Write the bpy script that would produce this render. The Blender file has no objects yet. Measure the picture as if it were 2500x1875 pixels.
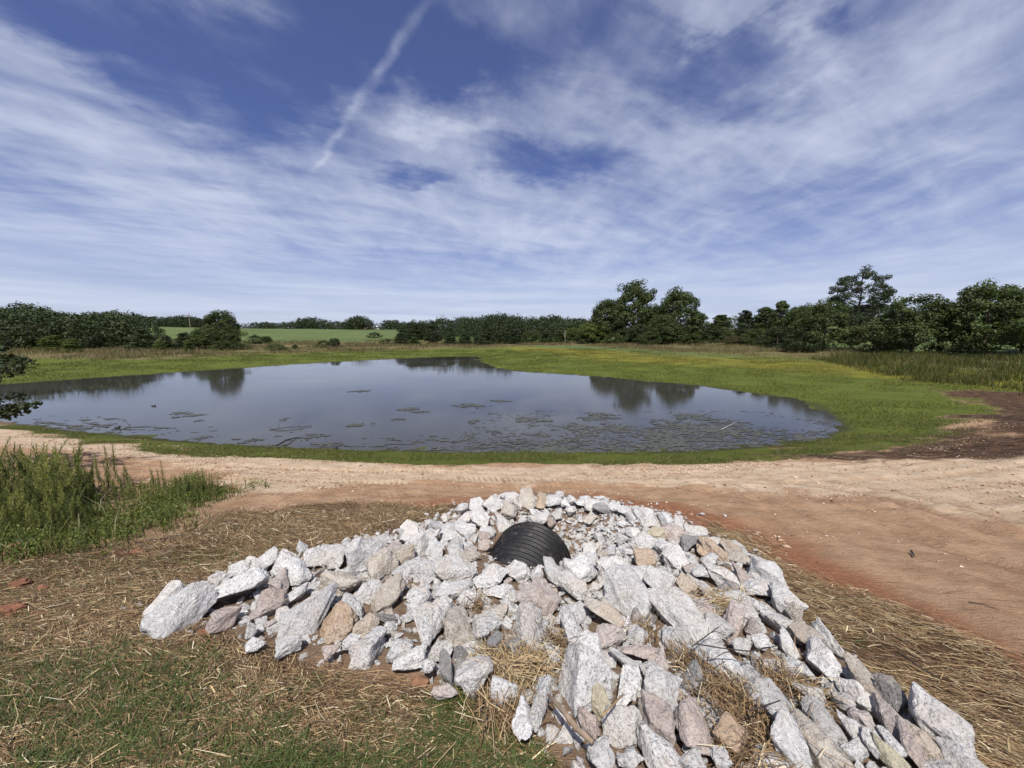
import bpy, bmesh, math, random
import numpy as np
from mathutils import Vector, Matrix, noise as mnoise

S = bpy.context.scene
COL = S.collection
R = math.radians
rng = np.random.default_rng(7)

# ------------------------------------------------------------------ camera, sky, sun, exposure
F, CX, CY, TILT, CZ = 939.0, 1250.0, 937.5, R(7.4), 1.6      # focal length in photo pixels, eye height
cam = bpy.data.cameras.new("camera")
cam.sensor_width = 36.0; cam.lens = 36.0 * F / 2500.0
cam.clip_start = 0.05; cam.clip_end = 6000
cam_o = bpy.data.objects.new("camera", cam); COL.objects.link(cam_o)
cam_o.location = (0, 0, CZ); cam_o.rotation_euler = (R(90) - TILT, 0, 0)
S.camera = cam_o

SUN_EL, SUN_AZ = R(60), R(186)          # azimuth clockwise from +Y: behind the camera
sd = Vector((math.sin(SUN_AZ) * math.cos(SUN_EL), math.cos(SUN_AZ) * math.cos(SUN_EL), math.sin(SUN_EL)))
sun = bpy.data.lights.new("sun", 'SUN'); sun.energy = 5.0; sun.angle = R(0.5); sun.color = (1.0, 0.955, 0.89)
sun_o = bpy.data.objects.new("sun", sun); COL.objects.link(sun_o)
sun_o.rotation_euler = sd.to_track_quat('Z', 'Y').to_euler(); sun_o.location = sd * 50

S.view_settings.view_transform = 'Standard'; S.view_settings.look = 'None'
S.view_settings.exposure = 0.2; S.view_settings.gamma = 1.0
S.render.engine = 'CYCLES'
S.cycles.use_denoising = True
S.cycles.max_bounces = 6; S.cycles.diffuse_bounces = 3; S.cycles.glossy_bounces = 3
S.cycles.transparent_max_bounces = 6; S.cycles.transmission_bounces = 3
S.cycles.use_adaptive_sampling = True; S.cycles.adaptive_threshold = 0.012


class NT:
    """thin helper round a node tree"""
    def __init__(s, tree):
        s.t = tree; s.n = tree.nodes; s.l = tree.links
    def new(s, kind, **kw):
        n = s.n.new(kind)
        for k, v in kw.items(): setattr(n, k, v)
        return n
    def put(s, sock, v):
        if hasattr(v, 'is_output') or hasattr(v, 'links'): s.l.new(v, sock)
        else:
            if isinstance(v, tuple) and len(v) == 3 and sock.type == 'RGBA': v = v + (1.0,)
            sock.default_value = v
    def math(s, op, a, b=0.0, c=0.0, clamp=False):
        n = s.new('ShaderNodeMath', operation=op, use_clamp=clamp)
        s.put(n.inputs[0], a); s.put(n.inputs[1], b); s.put(n.inputs[2], c)
        return n.outputs[0]
    def vmath(s, op, a, b=(0, 0, 0)):
        n = s.new('ShaderNodeVectorMath', operation=op)
        s.put(n.inputs[0], a)
        if op == 'SCALE': s.put(n.inputs['Scale'], b)
        else: s.put(n.inputs[1], b)
        return n.outputs['Value'] if op in ('LENGTH', 'DOT_PRODUCT', 'DISTANCE') else n.outputs[0]
    def noise(s, vec, scale, detail=4.0, rough=0.55, dist=0.0, out=0):
        n = s.new('ShaderNodeTexNoise')
        s.put(n.inputs['Vector'], vec); n.inputs['Scale'].default_value = scale
        n.inputs['Detail'].default_value = detail; n.inputs['Roughness'].default_value = rough
        n.inputs['Distortion'].default_value = dist
        return n.outputs[out]
    def vor(s, vec, scale, feature='F1', out='Distance', rand=1.0):
        n = s.new('ShaderNodeTexVoronoi', feature=feature)
        s.put(n.inputs['Vector'], vec); n.inputs['Scale'].default_value = scale
        n.inputs['Randomness'].default_value = rand
        return n.outputs[out]
    def step(s, v, a, b):
        n = s.new('ShaderNodeMapRange', interpolation_type='SMOOTHSTEP')
        s.put(n.inputs[0], v); s.put(n.inputs[1], a); s.put(n.inputs[2], b)
        n.inputs[3].default_value = 0.0; n.inputs[4].default_value = 1.0
        return n.outputs[0]
    def lin(s, v, a, b, c, d):
        n = s.new('ShaderNodeMapRange')
        for i, q in enumerate((v, a, b, c, d)): s.put(n.inputs[i], q)
        return n.outputs[0]
    def mix(s, f, a, b, blend='MIX'):
        n = s.new('ShaderNodeMix', data_type='RGBA', blend_type=blend)
        s.put(n.inputs[0], f); s.put(n.inputs[6], a); s.put(n.inputs[7], b)
        return n.outputs[2]
    def attr(s, name, out='Color'):
        n = s.new('ShaderNodeAttribute'); n.attribute_name = name
        return n.outputs[out]
    def sep(s, v):
        n = s.new('ShaderNodeSeparateXYZ'); s.put(n.inputs[0], v); return n.outputs
    def comb(s, x, y, z):
        n = s.new('ShaderNodeCombineXYZ')
        for i, q in enumerate((x, y, z)): s.put(n.inputs[i], q)
        return n.outputs[0]
    def bump(s, h, strength=0.5, dist=0.02, normal=None):
        n = s.new('ShaderNodeBump'); n.inputs['Strength'].default_value = strength
        n.inputs['Distance'].default_value = dist; s.put(n.inputs['Height'], h)
        if normal is not None: s.put(n.inputs['Normal'], normal)
        return n.outputs[0]


world = bpy.data.worlds.new("World"); S.world = world; world.use_nodes = True
world.cycles.sampling_method = 'MANUAL'; world.cycles.sample_map_resolution = 256


def build_sky():
    w = NT(world.node_tree); w.n.clear()
    out = w.new('ShaderNodeOutputWorld'); bg = w.new('ShaderNodeBackground')
    sky = w.new('ShaderNodeTexSky', sky_type='NISHITA')
    sky.sun_disc = False; sky.sun_elevation = SUN_EL; sky.sun_rotation = SUN_AZ
    sky.altitude = 200; sky.air_density = 1.0; sky.dust_density = 0.6; sky.ozone_density = 2.2
    d = w.new('ShaderNodeTexCoord').outputs['Generated']
    x, y, z = w.sep(d)
    zc = w.math('ADD', w.math('MAXIMUM', z, 0.0), 0.075)
    u = w.math('DIVIDE', x, zc); v = w.math('DIVIDE', y, zc)
    p = w.comb(u, v, 0.0)
    # slow warp so that the cirrus sheets bend
    wn = w.noise(p, 0.8, 2.0, 0.5, out=1)
    warp = w.vmath('SUBTRACT', wn, (0.5, 0.5, 0.5))
    pw = w.vmath('ADD', p, w.vmath('SCALE', warp, 0.42))
    ux, vx, _ = w.sep(pw)
    sheet = w.noise(w.comb(w.math('MULTIPLY', ux, 0.9), w.math('MULTIPLY', vx, 0.5), 3.1), 1.1, 3.0, 0.5)
    a = w.math('ADD', w.math('MULTIPLY', ux, 0.86), w.math('MULTIPLY', vx, 0.5))
    b = w.math('SUBTRACT', w.math('MULTIPLY', vx, 0.86), w.math('MULTIPLY', ux, 0.5))
    fib = w.noise(w.comb(w.math('MULTIPLY', a, 0.7), w.math('MULTIPLY', b, 2.2), 7.7), 1.9, 8.0, 0.56, 0.5)
    fib2 = w.noise(w.comb(w.math('MULTIPLY', ux, 2.4), w.math('MULTIPLY', vx, 0.8), 1.7), 1.7, 8.0, 0.56, 0.4)
    puff = w.noise(pw, 9.0, 7.0, 0.62, 0.1)

    def band(p0, p1, width, edge=0.6):
        """soft band round the line through two points of the cloud plane, bent by the warp"""
        x0, y0 = p0; x1, y1 = p1; L = math.hypot(x1 - x0, y1 - y0)
        nx, ny = -(y1 - y0) / L, (x1 - x0) / L
        q = w.math('ADD', w.math('ADD', w.math('MULTIPLY', u, nx), w.math('MULTIPLY', v, ny)), -(x0 * nx + y0 * ny))
        q = w.math('ADD', q, w.math('MULTIPLY', w.math('SUBTRACT', w.noise(p, 4.0, 5.0, 0.6), 0.5), width * 3.0))
        return w.math('SUBTRACT', 1.0, w.step(w.math('ABSOLUTE', q), width * (1 - edge), width))

    def pl(px, py):
        """photo pixel -> point of the cloud plane"""
        cx, cy = (px - CX) / F, (CY - py) / F
        dx, dy, dz = cx, math.cos(TILT) + cy * math.sin(TILT), -math.sin(TILT) + cy * math.cos(TILT)
        n = math.sqrt(dx * dx + dy * dy + dz * dz)
        zz = max(dz / n, 0) + 0.075
        return (dx / n / zz, dy / n / zz)
    def spot(px, py, rad, sx=1.0, sy=1.0):
        c = pl(px, py)
        q = w.vmath('MULTIPLY', w.vmath('SUBTRACT', rag, (c[0], c[1], 0.0)), (1 / sx, 1 / sy, 0.0))
        return w.math('SUBTRACT', 1.0, w.step(w.vmath('LENGTH', q), 0.0, rad))
    fw = w.vmath('SUBTRACT', w.noise(p, 3.2, 5.0, 0.6, out=1), (0.5, 0.5, 0.5))
    rag = w.vmath('ADD', w.comb(ux, vx, 0.0), w.vmath('SCALE', fw, 0.75))
    # where the sky stays open, and the big sheets to the left and right
    cover = w.math('ADD', w.math('MULTIPLY', w.math('SUBTRACT', sheet, 0.5), 0.55), 0.50)
    for (P, rad, amt, sx, sy) in (((560, 130), 0.62, -0.40, 1, 1), ((880, 60), 0.45, -0.36, 1, 1), ((520, 320), 0.32, -0.20, 1, 1), ((1330, 390), 0.36, -0.30, 1.5, 0.8), ((1760, 200), 0.42, -0.30, 1.2, 1),
                          ((1250, 40), 0.50, -0.30, 1.2, 1), ((1100, 160), 0.30, -0.14, 1, 1), ((1000, 430), 0.25, -0.24, 1.4, 0.7), ((240, 170), 0.22, -0.2, 1, 1), ((2300, 240), 0.35, -0.10, 1, 1),
                          ((100, 330), 0.55, 0.24, 1, 1), ((400, 470), 0.6, 0.22, 1, 1), ((120, 130), 0.22, 0.14, 1, 1), ((1060, 315), 0.22, 0.18, 1.6, 0.6), ((700, 470), 0.5, 0.14, 1.3, 0.8), ((1180, 200), 0.2, 0.06, 1, 1),
                          ((2080, 330), 0.70, 0.22, 1, 1), ((2420, 100), 0.50, 0.22, 1, 1), ((1900, 40), 0.25, 0.16, 1.6, 0.6), ((1250, 580), 1.3, 0.18, 1.6, 1), ((1700, 480), 0.8, 0.12, 1, 1), ((700, 580), 1.1, 0.16, 1.3, 1)):
        cover = w.math('ADD', cover, w.math('MULTIPLY', spot(*P, rad, sx, sy), amt))
    tex = w.math('ADD', w.math('ADD', w.math('MULTIPLY', fib, 0.48), w.math('MULTIPLY', fib2, 0.42)), w.math('MULTIPLY', puff, 0.10))
    dens = w.math('ADD', cover, w.math('MULTIPLY', w.math('SUBTRACT', tex, 0.5), 1.15))
    cl = w.lin(w.step(dens, 0.17, 0.98), 0.0, 1.0, 0.04, 1.0)
    # contrail, blown wide at its old end
    c0, c1 = pl(765, 425), pl(1025, 20)
    L = math.hypot(c1[0] - c0[0], c1[1] - c0[1]); tx, ty = (c1[0] - c0[0]) / L, (c1[1] - c0[1]) / L
    trail = band(c0, c1, 0.030, 1.0)
    s = w.math('ADD', w.math('ADD', w.math('MULTIPLY', u, tx), w.math('MULTIPLY', v, ty)), -(c0[0] * tx + c0[1] * ty))
    inside = w.math('MULTIPLY', w.step(s, -0.10, 0.15), w.math('SUBTRACT', 1.0, w.step(s, L * 0.85, L * 1.15)))
    trail = w.math('MULTIPLY', w.math('MULTIPLY', trail, inside), w.lin(puff, 0.30, 0.70, 0.10, 0.36))
    cl = w.math('ADD', w.math('MULTIPLY', cl, 0.90), w.math('MULTIPLY', trail, 0.8), clamp=True)
    # towards the horizon the veil gets streaky and even
    hz = w.step(z, 0.03, 0.26)
    streak = w.noise(w.comb(w.math('MULTIPLY', x, 1.3), w.math('MULTIPLY', z, 17.0), y), 2.0, 6.0, 0.6, 0.15)
    low = w.lin(streak, 0.34, 0.66, 0.58, 1.0)
    cl = w.math('ADD', w.math('MULTIPLY', cl, hz), w.math('MULTIPLY', low, w.math('SUBTRACT', 1.0, hz)), clamp=True)
    tint = w.mix(1.0, sky.outputs[0], (0.70, 0.73, 1.14), 'MULTIPLY')
    white = w.mix(w.step(z, 0.0, 0.5), (7.5, 8.3, 10.2), (7.7, 8.3, 10.0))
    colr = w.mix(cl, tint, white)
    w.l.new(colr, bg.inputs[0]); bg.inputs[1].default_value = 0.074
    w.l.new(bg.outputs[0], out.inputs[0])


build_sky()

# ------------------------------------------------------------------ helpers
def px_dir(px, py):
    px = np.asarray(px, float); py = np.asarray(py, float)
    cx = (px - CX) / F; cy = (CY - py) / F
    return np.stack([cx, math.cos(TILT) + cy * math.sin(TILT), -math.sin(TILT) + cy * math.cos(TILT)], -1)

def project(P):
    P = np.asarray(P, float); q = P - np.array([0, 0, CZ])
    f = q[..., 1] * math.cos(TILT) - q[..., 2] * math.sin(TILT)
    u = q[..., 1] * math.sin(TILT) + q[..., 2] * math.cos(TILT)
    return CX + F * q[..., 0] / f, CY - F * u / f, f

def px_plane(px, py, z):
    d = px_dir(px, py); t = (z - CZ) / d[..., 2]
    return np.stack([d[..., 0] * t, d[..., 1] * t], -1)

def sstep(a, b, x):
    t = np.clip((x - a) / (b - a), 0, 1); return t * t * (3 - 2 * t)

def hash2(ix, iy, seed):
    h = (ix.astype(np.int64) * 374761393 + iy.astype(np.int64) * 668265263 + seed * 1442695041) & 0xffffffff
    h = ((h ^ (h >> 13)) * 1274126177) & 0xffffffff
    return ((h ^ (h >> 16)) & 0xffff) / 65535.0

def vnoise(x, y, seed=0):
    x = np.asarray(x, float); y = np.asarray(y, float)
    ix = np.floor(x); iy = np.floor(y); fx = x - ix; fy = y - iy
    fx = fx * fx * (3 - 2 * fx); fy = fy * fy * (3 - 2 * fy)
    a = hash2(ix, iy, seed); b = hash2(ix + 1, iy, seed); c = hash2(ix, iy + 1, seed); d = hash2(ix + 1, iy + 1, seed)
    return (a * (1 - fx) + b * fx) * (1 - fy) + (c * (1 - fx) + d * fx) * fy - 0.5

def fbm(x, y, seed=0, oct=4, gain=0.5):
    s = 0; a = 1.0
    for i in range(oct):
        s = s + a * vnoise(x, y, seed + i * 17); a *= gain; x = np.asarray(x) * 2.03 + 11.3; y = np.asarray(y) * 2.03 + 5.7
    return s

def sdist(x, y, poly):
    """signed distance to a polygon, negative inside"""
    x = np.asarray(x, float); y = np.asarray(y, float)
    shp = x.shape; x = x.ravel(); y = y.ravel()
    best = np.full(x.shape, 1e18); inside = np.zeros(x.shape, bool)
    n = len(poly)
    for i in range(n):
        ax, ay = poly[i]; bx, by = poly[(i + 1) % n]
        ex, ey = bx - ax, by - ay
        t = np.clip(((x - ax) * ex + (y - ay) * ey) / (ex * ex + ey * ey + 1e-12), 0, 1)
        dd = (x - ax - t * ex) ** 2 + (y - ay - t * ey) ** 2
        best = np.minimum(best, dd)
        if ay != by:
            inside ^= ((ay > y) != (by > y)) & (x < ex * (y - ay) / (by - ay) + ax)
    d = np.sqrt(best); d[inside] *= -1
    return d.reshape(shp)

def mesh_np(name, V, loops, sizes, mat=None, smooth=False, attrs=None):
    """mesh from flat arrays: V (n,3), loops (flat vertex ids), sizes (per face)"""
    me = bpy.data.meshes.new(name)
    V = np.asarray(V, np.float32); loops = np.asarray(loops, np.int32).ravel(); sizes = np.asarray(sizes, np.int32)
    me.vertices.add(len(V)); me.vertices.foreach_set('co', V.ravel())
    me.loops.add(len(loops)); me.loops.foreach_set('vertex_index', loops)
    me.polygons.add(len(sizes))
    st = np.zeros(len(sizes), np.int32); st[1:] = np.cumsum(sizes)[:-1]
    me.polygons.foreach_set('loop_start', st)
    if smooth: me.polygons.foreach_set('use_smooth', np.ones(len(sizes), bool))
    me.update(calc_edges=True)
    for k, a in (attrs or {}).items():
        a = np.asarray(a, np.float32)
        at = me.color_attributes.new(k, 'FLOAT_COLOR', 'POINT')
        if a.ndim == 1: a = np.stack([a, a, a, np.ones_like(a)], -1)
        if a.shape[1] == 3: a = np.concatenate([a, np.ones((len(a), 1), np.float32)], 1)
        at.data.foreach_set('color', a.ravel())
    if mat: me.materials.append(mat)
    return me

def link(name, me, parent=None):
    o = bpy.data.objects.new(name, me); COL.objects.link(o)
    if parent: o.parent = parent
    return o

def tag(o, label=None, cat=None, group=None, kind=None):
    if label: o['label'] = label
    if cat: o['category'] = cat
    if group: o['group'] = group
    if kind: o['kind'] = kind
    return o

def empty(name, loc, rz=0.0):
    o = bpy.data.objects.new(name, None); COL.objects.link(o); o.empty_display_size = 0.1
    o.location = loc; o.rotation_euler = (0, 0, rz); return o

def tube(path, radii, seg=8, cap=True):
    """vertices and faces of a tapered tube along a path"""
    path = [Vector(p) for p in path]; V = []; Fc = []
    ref = Vector((0.3, 0.2, 1)).normalized()
    for i, p in enumerate(path):
        t = (path[min(i + 1, len(path) - 1)] - path[max(i - 1, 0)]).normalized()
        a = t.cross(ref)
        if a.length < 0.1: a = t.cross(Vector((1, 0, 0)))
        a.normalize(); b = t.cross(a)
        for k in range(seg):
            an = 2 * math.pi * k / seg
            V.append(p + (a * math.cos(an) + b * math.sin(an)) * radii[i])
    for i in range(len(path) - 1):
        for k in range(seg):
            k2 = (k + 1) % seg
            Fc.append((i * seg + k, i * seg + k2, (i + 1) * seg + k2, (i + 1) * seg + k))
    if cap:
        Fc.append(tuple(reversed(range(seg)))); n = (len(path) - 1) * seg; Fc.append(tuple(range(n, n + seg)))
    return [tuple(v) for v in V], Fc

class MB:
    def __init__(s): s.V = []; s.F = []
    def add(s, V, Fc):
        o = len(s.V); s.V += [tuple(v) for v in V]; s.F += [tuple(i + o for i in f) for f in Fc]; return s
    def tube(s, *a, **k): return s.add(*tube(*a, **k))
    def box(s, x0, x1, y0, y1, z0, z1):
        return s.add([(x0, y0, z0), (x1, y0, z0), (x1, y1, z0), (x0, y1, z0), (x0, y0, z1), (x1, y0, z1), (x1, y1, z1), (x0, y1, z1)],
                     [(3, 2, 1, 0), (4, 5, 6, 7), (0, 1, 5, 4), (1, 2, 6, 5), (2, 3, 7, 6), (3, 0, 4, 7)])
    def build(s, name, mat, parent=None, smooth=False):
        me = bpy.data.meshes.new(name); me.from_pydata(s.V, [], s.F); me.materials.append(mat)
        if smooth: me.polygons.foreach_set('use_smooth', [True] * len(me.polygons))
        me.update(); return link(name, me, parent)

# ------------------------------------------------------------------ materials
def new_mat(name):
    m = bpy.data.materials.new(name); m.use_nodes = True
    w = NT(m.node_tree); b = m.node_tree.nodes['Principled BSDF']
    return m, w, b

def gpos(w): return w.new('ShaderNodeNewGeometry').outputs['Position']

def simple_mat(name, col, rough=0.7, var=0.25, scale=8.0, bump=0.0, bscale=60.0, metallic=0.0, spec=0.4):
    m, w, b = new_mat(name); p = gpos(w)
    n = w.noise(p, scale, 4.0)
    c = w.mix(w.step(n, 0.3, 0.7), tuple(q * (1 - var) for q in col), tuple(min(1, q * (1 + var)) for q in col))
    w.put(b.inputs['Base Color'], c); b.inputs['Roughness'].default_value = rough
    b.inputs['Metallic'].default_value = metallic; b.inputs['Specular IOR Level'].default_value = spec
    if bump: w.put(b.inputs['Normal'], w.bump(w.noise(p, bscale, 5.0), bump, 0.01))
    return m

def leaf_mat(name, col, trans=0.25, tipcol=None, rough=0.55):
    """foliage: colour scaled by the per-leaf tone attribute and a per-object shift, some light through the blade"""
    m, w, b = new_mat(name)
    t = w.attr('tone', 'Fac'); oi = w.new('ShaderNodeObjectInfo').outputs['Random']
    c = w.mix(oi, tuple(q * 0.86 for q in col), tuple(q * 1.14 for q in col))
    if tipcol: c = w.mix(w.step(t, 0.75, 1.5), c, tipcol)
    c = w.mix(1.0, c, w.comb(t, t, t), 'MULTIPLY')
    w.put(b.inputs['Base Color'], c); b.inputs['Roughness'].default_value = rough
    b.inputs['Specular IOR Level'].default_value = 0.25
    tr = w.new('ShaderNodeBsdfTranslucent'); w.put(tr.inputs[0], w.mix(1.0, c, (1.25, 1.3, 0.55), 'MULTIPLY'))
    ms = w.new('ShaderNodeMixShader'); ms.inputs[0].default_value = trans
    w.l.new(b.outputs[0], ms.inputs[1]); w.l.new(tr.outputs[0], ms.inputs[2])
    w.l.new(ms.outputs[0], m.node_tree.nodes['Material Output'].inputs[0])
    return m

def col_mat(name, rough=0.8, trans=0.0, spec=0.2):
    """colour straight from the per-piece attribute"""
    m, w, b = new_mat(name); c = w.attr('hue', 'Color')
    w.put(b.inputs['Base Color'], c); b.inputs['Roughness'].default_value = rough; b.inputs['Specular IOR Level'].default_value = spec
    if trans:
        tr = w.new('ShaderNodeBsdfTranslucent'); w.put(tr.inputs[0], c)
        ms = w.new('ShaderNodeMixShader'); ms.inputs[0].default_value = trans
        w.l.new(b.outputs[0], ms.inputs[1]); w.l.new(tr.outputs[0], ms.inputs[2])
        w.l.new(ms.outputs[0], m.node_tree.nodes['Material Output'].inputs[0])
    return m

def granite(name, light, dark, warm, warm_amt, dirt=0.35):
    m, w, b = new_mat(name); p = gpos(w)
    oi = w.new('ShaderNodeObjectInfo').outputs['Random']
    p = w.vmath('ADD', p, w.comb(w.math('MULTIPLY', oi, 37.0), w.math('MULTIPLY', oi, 71.0), 0.0))
    big = w.noise(p, 5.0, 4.0, 0.6); mid = w.noise(p, 24.0, 4.0, 0.6); fl = w.noise(p, 85.0, 3.0, 0.75); fl2 = w.noise(p, 42.0, 3.0, 0.7)
    c = w.mix(w.step(mid, 0.35, 0.68), tuple(q * 0.84 for q in light), tuple(min(1, q * 1.06) for q in light))
    c = w.mix(w.math('MULTIPLY', w.step(w.math('ADD', big, w.math('MULTIPLY', oi, 0.22)), 0.5, 0.76), warm_amt), c, warm)
    c = w.mix(w.math('MULTIPLY', w.step(fl, 0.53, 0.62), 0.85), c, dark)
    c = w.mix(w.math('MULTIPLY', w.step(fl2, 0.58, 0.68), 0.65), c, dark)
    c = w.mix(w.math('MULTIPLY', w.step(w.noise(p, 90.0, 2.0), 0.6, 0.72), 0.5), c, (0.78, 0.77, 0.75))
    c = w.mix(w.lin(w.math('FRACT', w.math('MULTIPLY', oi, 7.3)), 0.0, 1.0, 0.0, 0.55), c, w.mix(w.step(mid, 0.3, 0.7), tuple(q * 0.62 for q in light), tuple(q * 0.85 for q in light)))
    st = w.math('MULTIPLY', w.step(w.noise(p, 8.5, 5.0, 0.65, 0.6), 0.60, 0.76), dirt)
    c = w.mix(st, c, (0.30, 0.19, 0.11))
    gz = w.sep(w.new('ShaderNodeNewGeometry').outputs['Normal'])[2]
    dust = w.math('MULTIPLY', w.math('MULTIPLY', w.step(big, 0.45, 0.7), w.step(gz, 0.2, 0.9)), 0.22)
    c = w.mix(dust, c, (0.50, 0.40, 0.30))
    v = w.lin(w.math('FRACT', w.math('MULTIPLY', oi, 3.7)), 0.0, 1.0, 0.85, 1.10)
    c = w.mix(1.0, c, w.comb(v, v, v), 'MULTIPLY')
    w.put(b.inputs['Base Color'], c); b.inputs['Roughness'].default_value = 0.85; b.inputs['Specular IOR Level'].default_value = 0.25
    h = w.math('ADD', w.math('ADD', w.math('MULTIPLY', mid, 0.7), w.math('MULTIPLY', w.noise(p, 55.0, 5.0, 0.7), 0.5)), w.math('MULTIPLY', big, 0.9))
    w.put(b.inputs['Normal'], w.bump(h, 1.0, 0.045))
    return m

GR = {
    'g': granite('granite_grey', (0.66, 0.65, 0.63), (0.15, 0.137, 0.135), (0.54, 0.48, 0.42), 0.55, 0.40),
    'w': granite('granite_white', (0.73, 0.72, 0.70), (0.19, 0.176, 0.172), (0.62, 0.55, 0.47), 0.5, 0.28),
    'p': granite('granite_pink', (0.56, 0.49, 0.45), (0.17, 0.14, 0.13), (0.48, 0.37, 0.31), 0.8, 0.40),
    'o': granite('granite_orange', (0.57, 0.45, 0.34), (0.22, 0.16, 0.11), (0.50, 0.34, 0.21), 0.8, 0.35),
    't': granite('granite_tan', (0.58, 0.525, 0.455), (0.17, 0.145, 0.125), (0.46, 0.37, 0.28), 0.8, 0.55),
    'd': granite('granite_dark', (0.32, 0.315, 0.31), (0.09, 0.09, 0.09), (0.28, 0.24, 0.21), 0.5, 0.35),
    'y': granite('granite_yellow', (0.55, 0.50, 0.37), (0.26, 0.22, 0.15), (0.52, 0.44, 0.28), 0.6, 0.3),
}
TINT = {'g': 'grey', 'w': 'white-grey', 'p': 'pinkish', 'o': 'orange-brown', 't': 'tan', 'd': 'dark grey', 'y': 'yellowish'}

# ------------------------------------------------------------------ terrain
K = 2500.0 / 2212.0
WZ = CZ - 3.5                                   # water level
_far = [(0, 832), (130, 821), (250, 813), (400, 803), (550, 793), (700, 783), (850, 775), (960, 770.5), (1020, 769), (1042, 771), (1032, 778),
        (1045, 786), (1072, 796), (1130, 803), (1200, 807), (1300, 814), (1400, 824), (1500, 832), (1600, 845), (1700, 860),
        (1760, 875), (1800, 895), (1813, 915), (1805, 935), (1760, 950), (1680, 961), (1550, 971), (1400, 977), (1200, 978),
        (1000, 976), (800, 973), (600, 966), (450, 957), (300, 946), (150, 931), (0, 913)]
_p = px_plane([q[0] * K for q in _far], [q[1] * K for q in _far], WZ)
POND = [tuple(q) for q in _p] + [(-30, 19.0), (-46, 25.0), (-52, 31.0), (-46, 31.5)]

def side(x, y):
    y0 = 13.5 + 0.30 * np.maximum(0, -x - 3)
    return sstep(y0 + 3.2, y0 - 3.2, y)

HAZ = [-180, -90, -65, -48, -36, -16, -6, 5, 20, 34, 44, 52, 65, 100, 180]
HHT = [0, 6, 10, 6.0, 4.5, 4.4, 2.8, 2.4, 2.6, 4.5, 7.5, 10.2, 11, 5, 0]

def T_base(x, y, d=None):
    x = np.asarray(x, float); y = np.asarray(y, float)
    if d is None: d = sdist(x, y, POND)
    n = side(x, y)
    near = np.interp(d, [-30, 0, 2.5, 6.3, 10, 12, 16, 30, 100, 2000], [-1.4, 0, 0.48, 1.30, 1.82, 1.94, 2.02, 2.3, 3.0, 3.0])
    far = np.interp(d, [-30, 0, 1, 10, 25, 60, 200, 2000], [-1.4, 0, 0.05, 0.32, 0.75, 1.2, 1.6, 1.6])
    r = np.hypot(x, y); az = np.degrees(np.arctan2(x, y))
    k = sstep(2, 30, az); r1 = 250.0 - 85.0 * k; r0 = 70.0 - 18.0 * k
    hill = np.interp(az, HAZ, HHT) * sstep(r0, r1, r) * (1 - 0.35 * sstep(r1 + 5, r1 + 90, r))
    z = WZ + near * n + (far + hill) * (1 - n)
    # hollow in which the pipe ends, and the low rim round its far side
    bx, by = x - 0.62, y - 4.02
    z = z - 0.36 * np.exp(-(bx * bx / (0.62 ** 2) + by * by / (0.50 ** 2)))
    z = z - 0.27 * np.exp(-((x - 0.20) ** 2 / 0.44 ** 2 + (y - 3.62) ** 2 / 0.36 ** 2))
    return z

RUT_PATHS = ((3.55, 0.035), (4.25, 0.030), (5.05, 0.045), (5.85, 0.04), (6.6, 0.02))
def rut_mask(x, y, d, ds):
    """tyre ruts: five along the track, four more curving off past the straw on the right; -> signed profile"""
    n = side(x, y); fade = sstep(40, 12, np.hypot(x, y)); z = 0
    rut = sstep(2.6, 3.6, d) * sstep(9.5, 6.5, d) * n
    ww = d + 0.12 * fbm(x * 0.25, y * 0.25, 33, 2)
    lines = [(ww - dr, dep, rut) for dr, dep in RUT_PATHS]
    off = sstep(0.6, 1.0, ds) * sstep(0.5, 2.5, x) * sstep(3.2, 4.0, d) * n
    lines += [(ds - dr + 0.1 * fbm(x * 0.3, y * 0.3, 34, 2), dep, off) for dr, dep in ((1.15, 0.03), (1.75, 0.03), (2.75, 0.035), (3.35, 0.03))]
    for k, (q, dep, m) in enumerate(lines):
        q = q - 0.15 * fbm(x * 0.12 + k * 9, y * 0.12, 65 + k, 2)
        z = z + m * fade * dep * (-np.exp(-(q / 0.11) ** 2) + 0.55 * np.exp(-((np.abs(q) - 0.19) / 0.06) ** 2)) * np.clip(0.55 + 1.8 * fbm(x * 0.35, y * 0.35, 75 + k, 3), 0, 1.3)
    return z

def T_fine(x, y, d):
    """small relief: lumps near the camera, ruts along the track"""
    n = side(x, y); r = np.hypot(x, y); fade = sstep(40, 12, r)
    z = 0.10 * fbm(x * 0.35, y * 0.35, 3, 3) * sstep(2.0, 9.0, r) * n * sstep(0.0, 2.0, d)
    z = z + fade * 0.035 * fbm(x * 2.6, y * 2.6, 9, 4) + sstep(14, 5, r) * 0.016 * fbm(x * 11, y * 11, 21, 3)
    rut = sstep(2.6, 3.6, d) * sstep(9.5, 6.5, d) * n
    ww = d + 0.3 * fbm(x * 0.25, y * 0.25, 33, 2)
    z = z + rut * fade * (0.05 * fbm(x * 0.35, ww * 3.4, 41, 4, 0.6) + 0.022 * fbm(x * 6, y * 6, 47, 3))
    z = z + (1 - n) * 0.12 * fbm(x * 0.3, y * 0.3, 53, 3) * sstep(0, 3, d) + (1 - n) * 0.5 * fbm(x * 0.03, y * 0.03, 57, 3) * sstep(30, 90, d)
    z = z + (0.05 - 0.03 * n) * fbm(x * 1.1, y * 1.1, 61, 3) * sstep(3.0, 0.0, np.abs(d))
    return z

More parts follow.
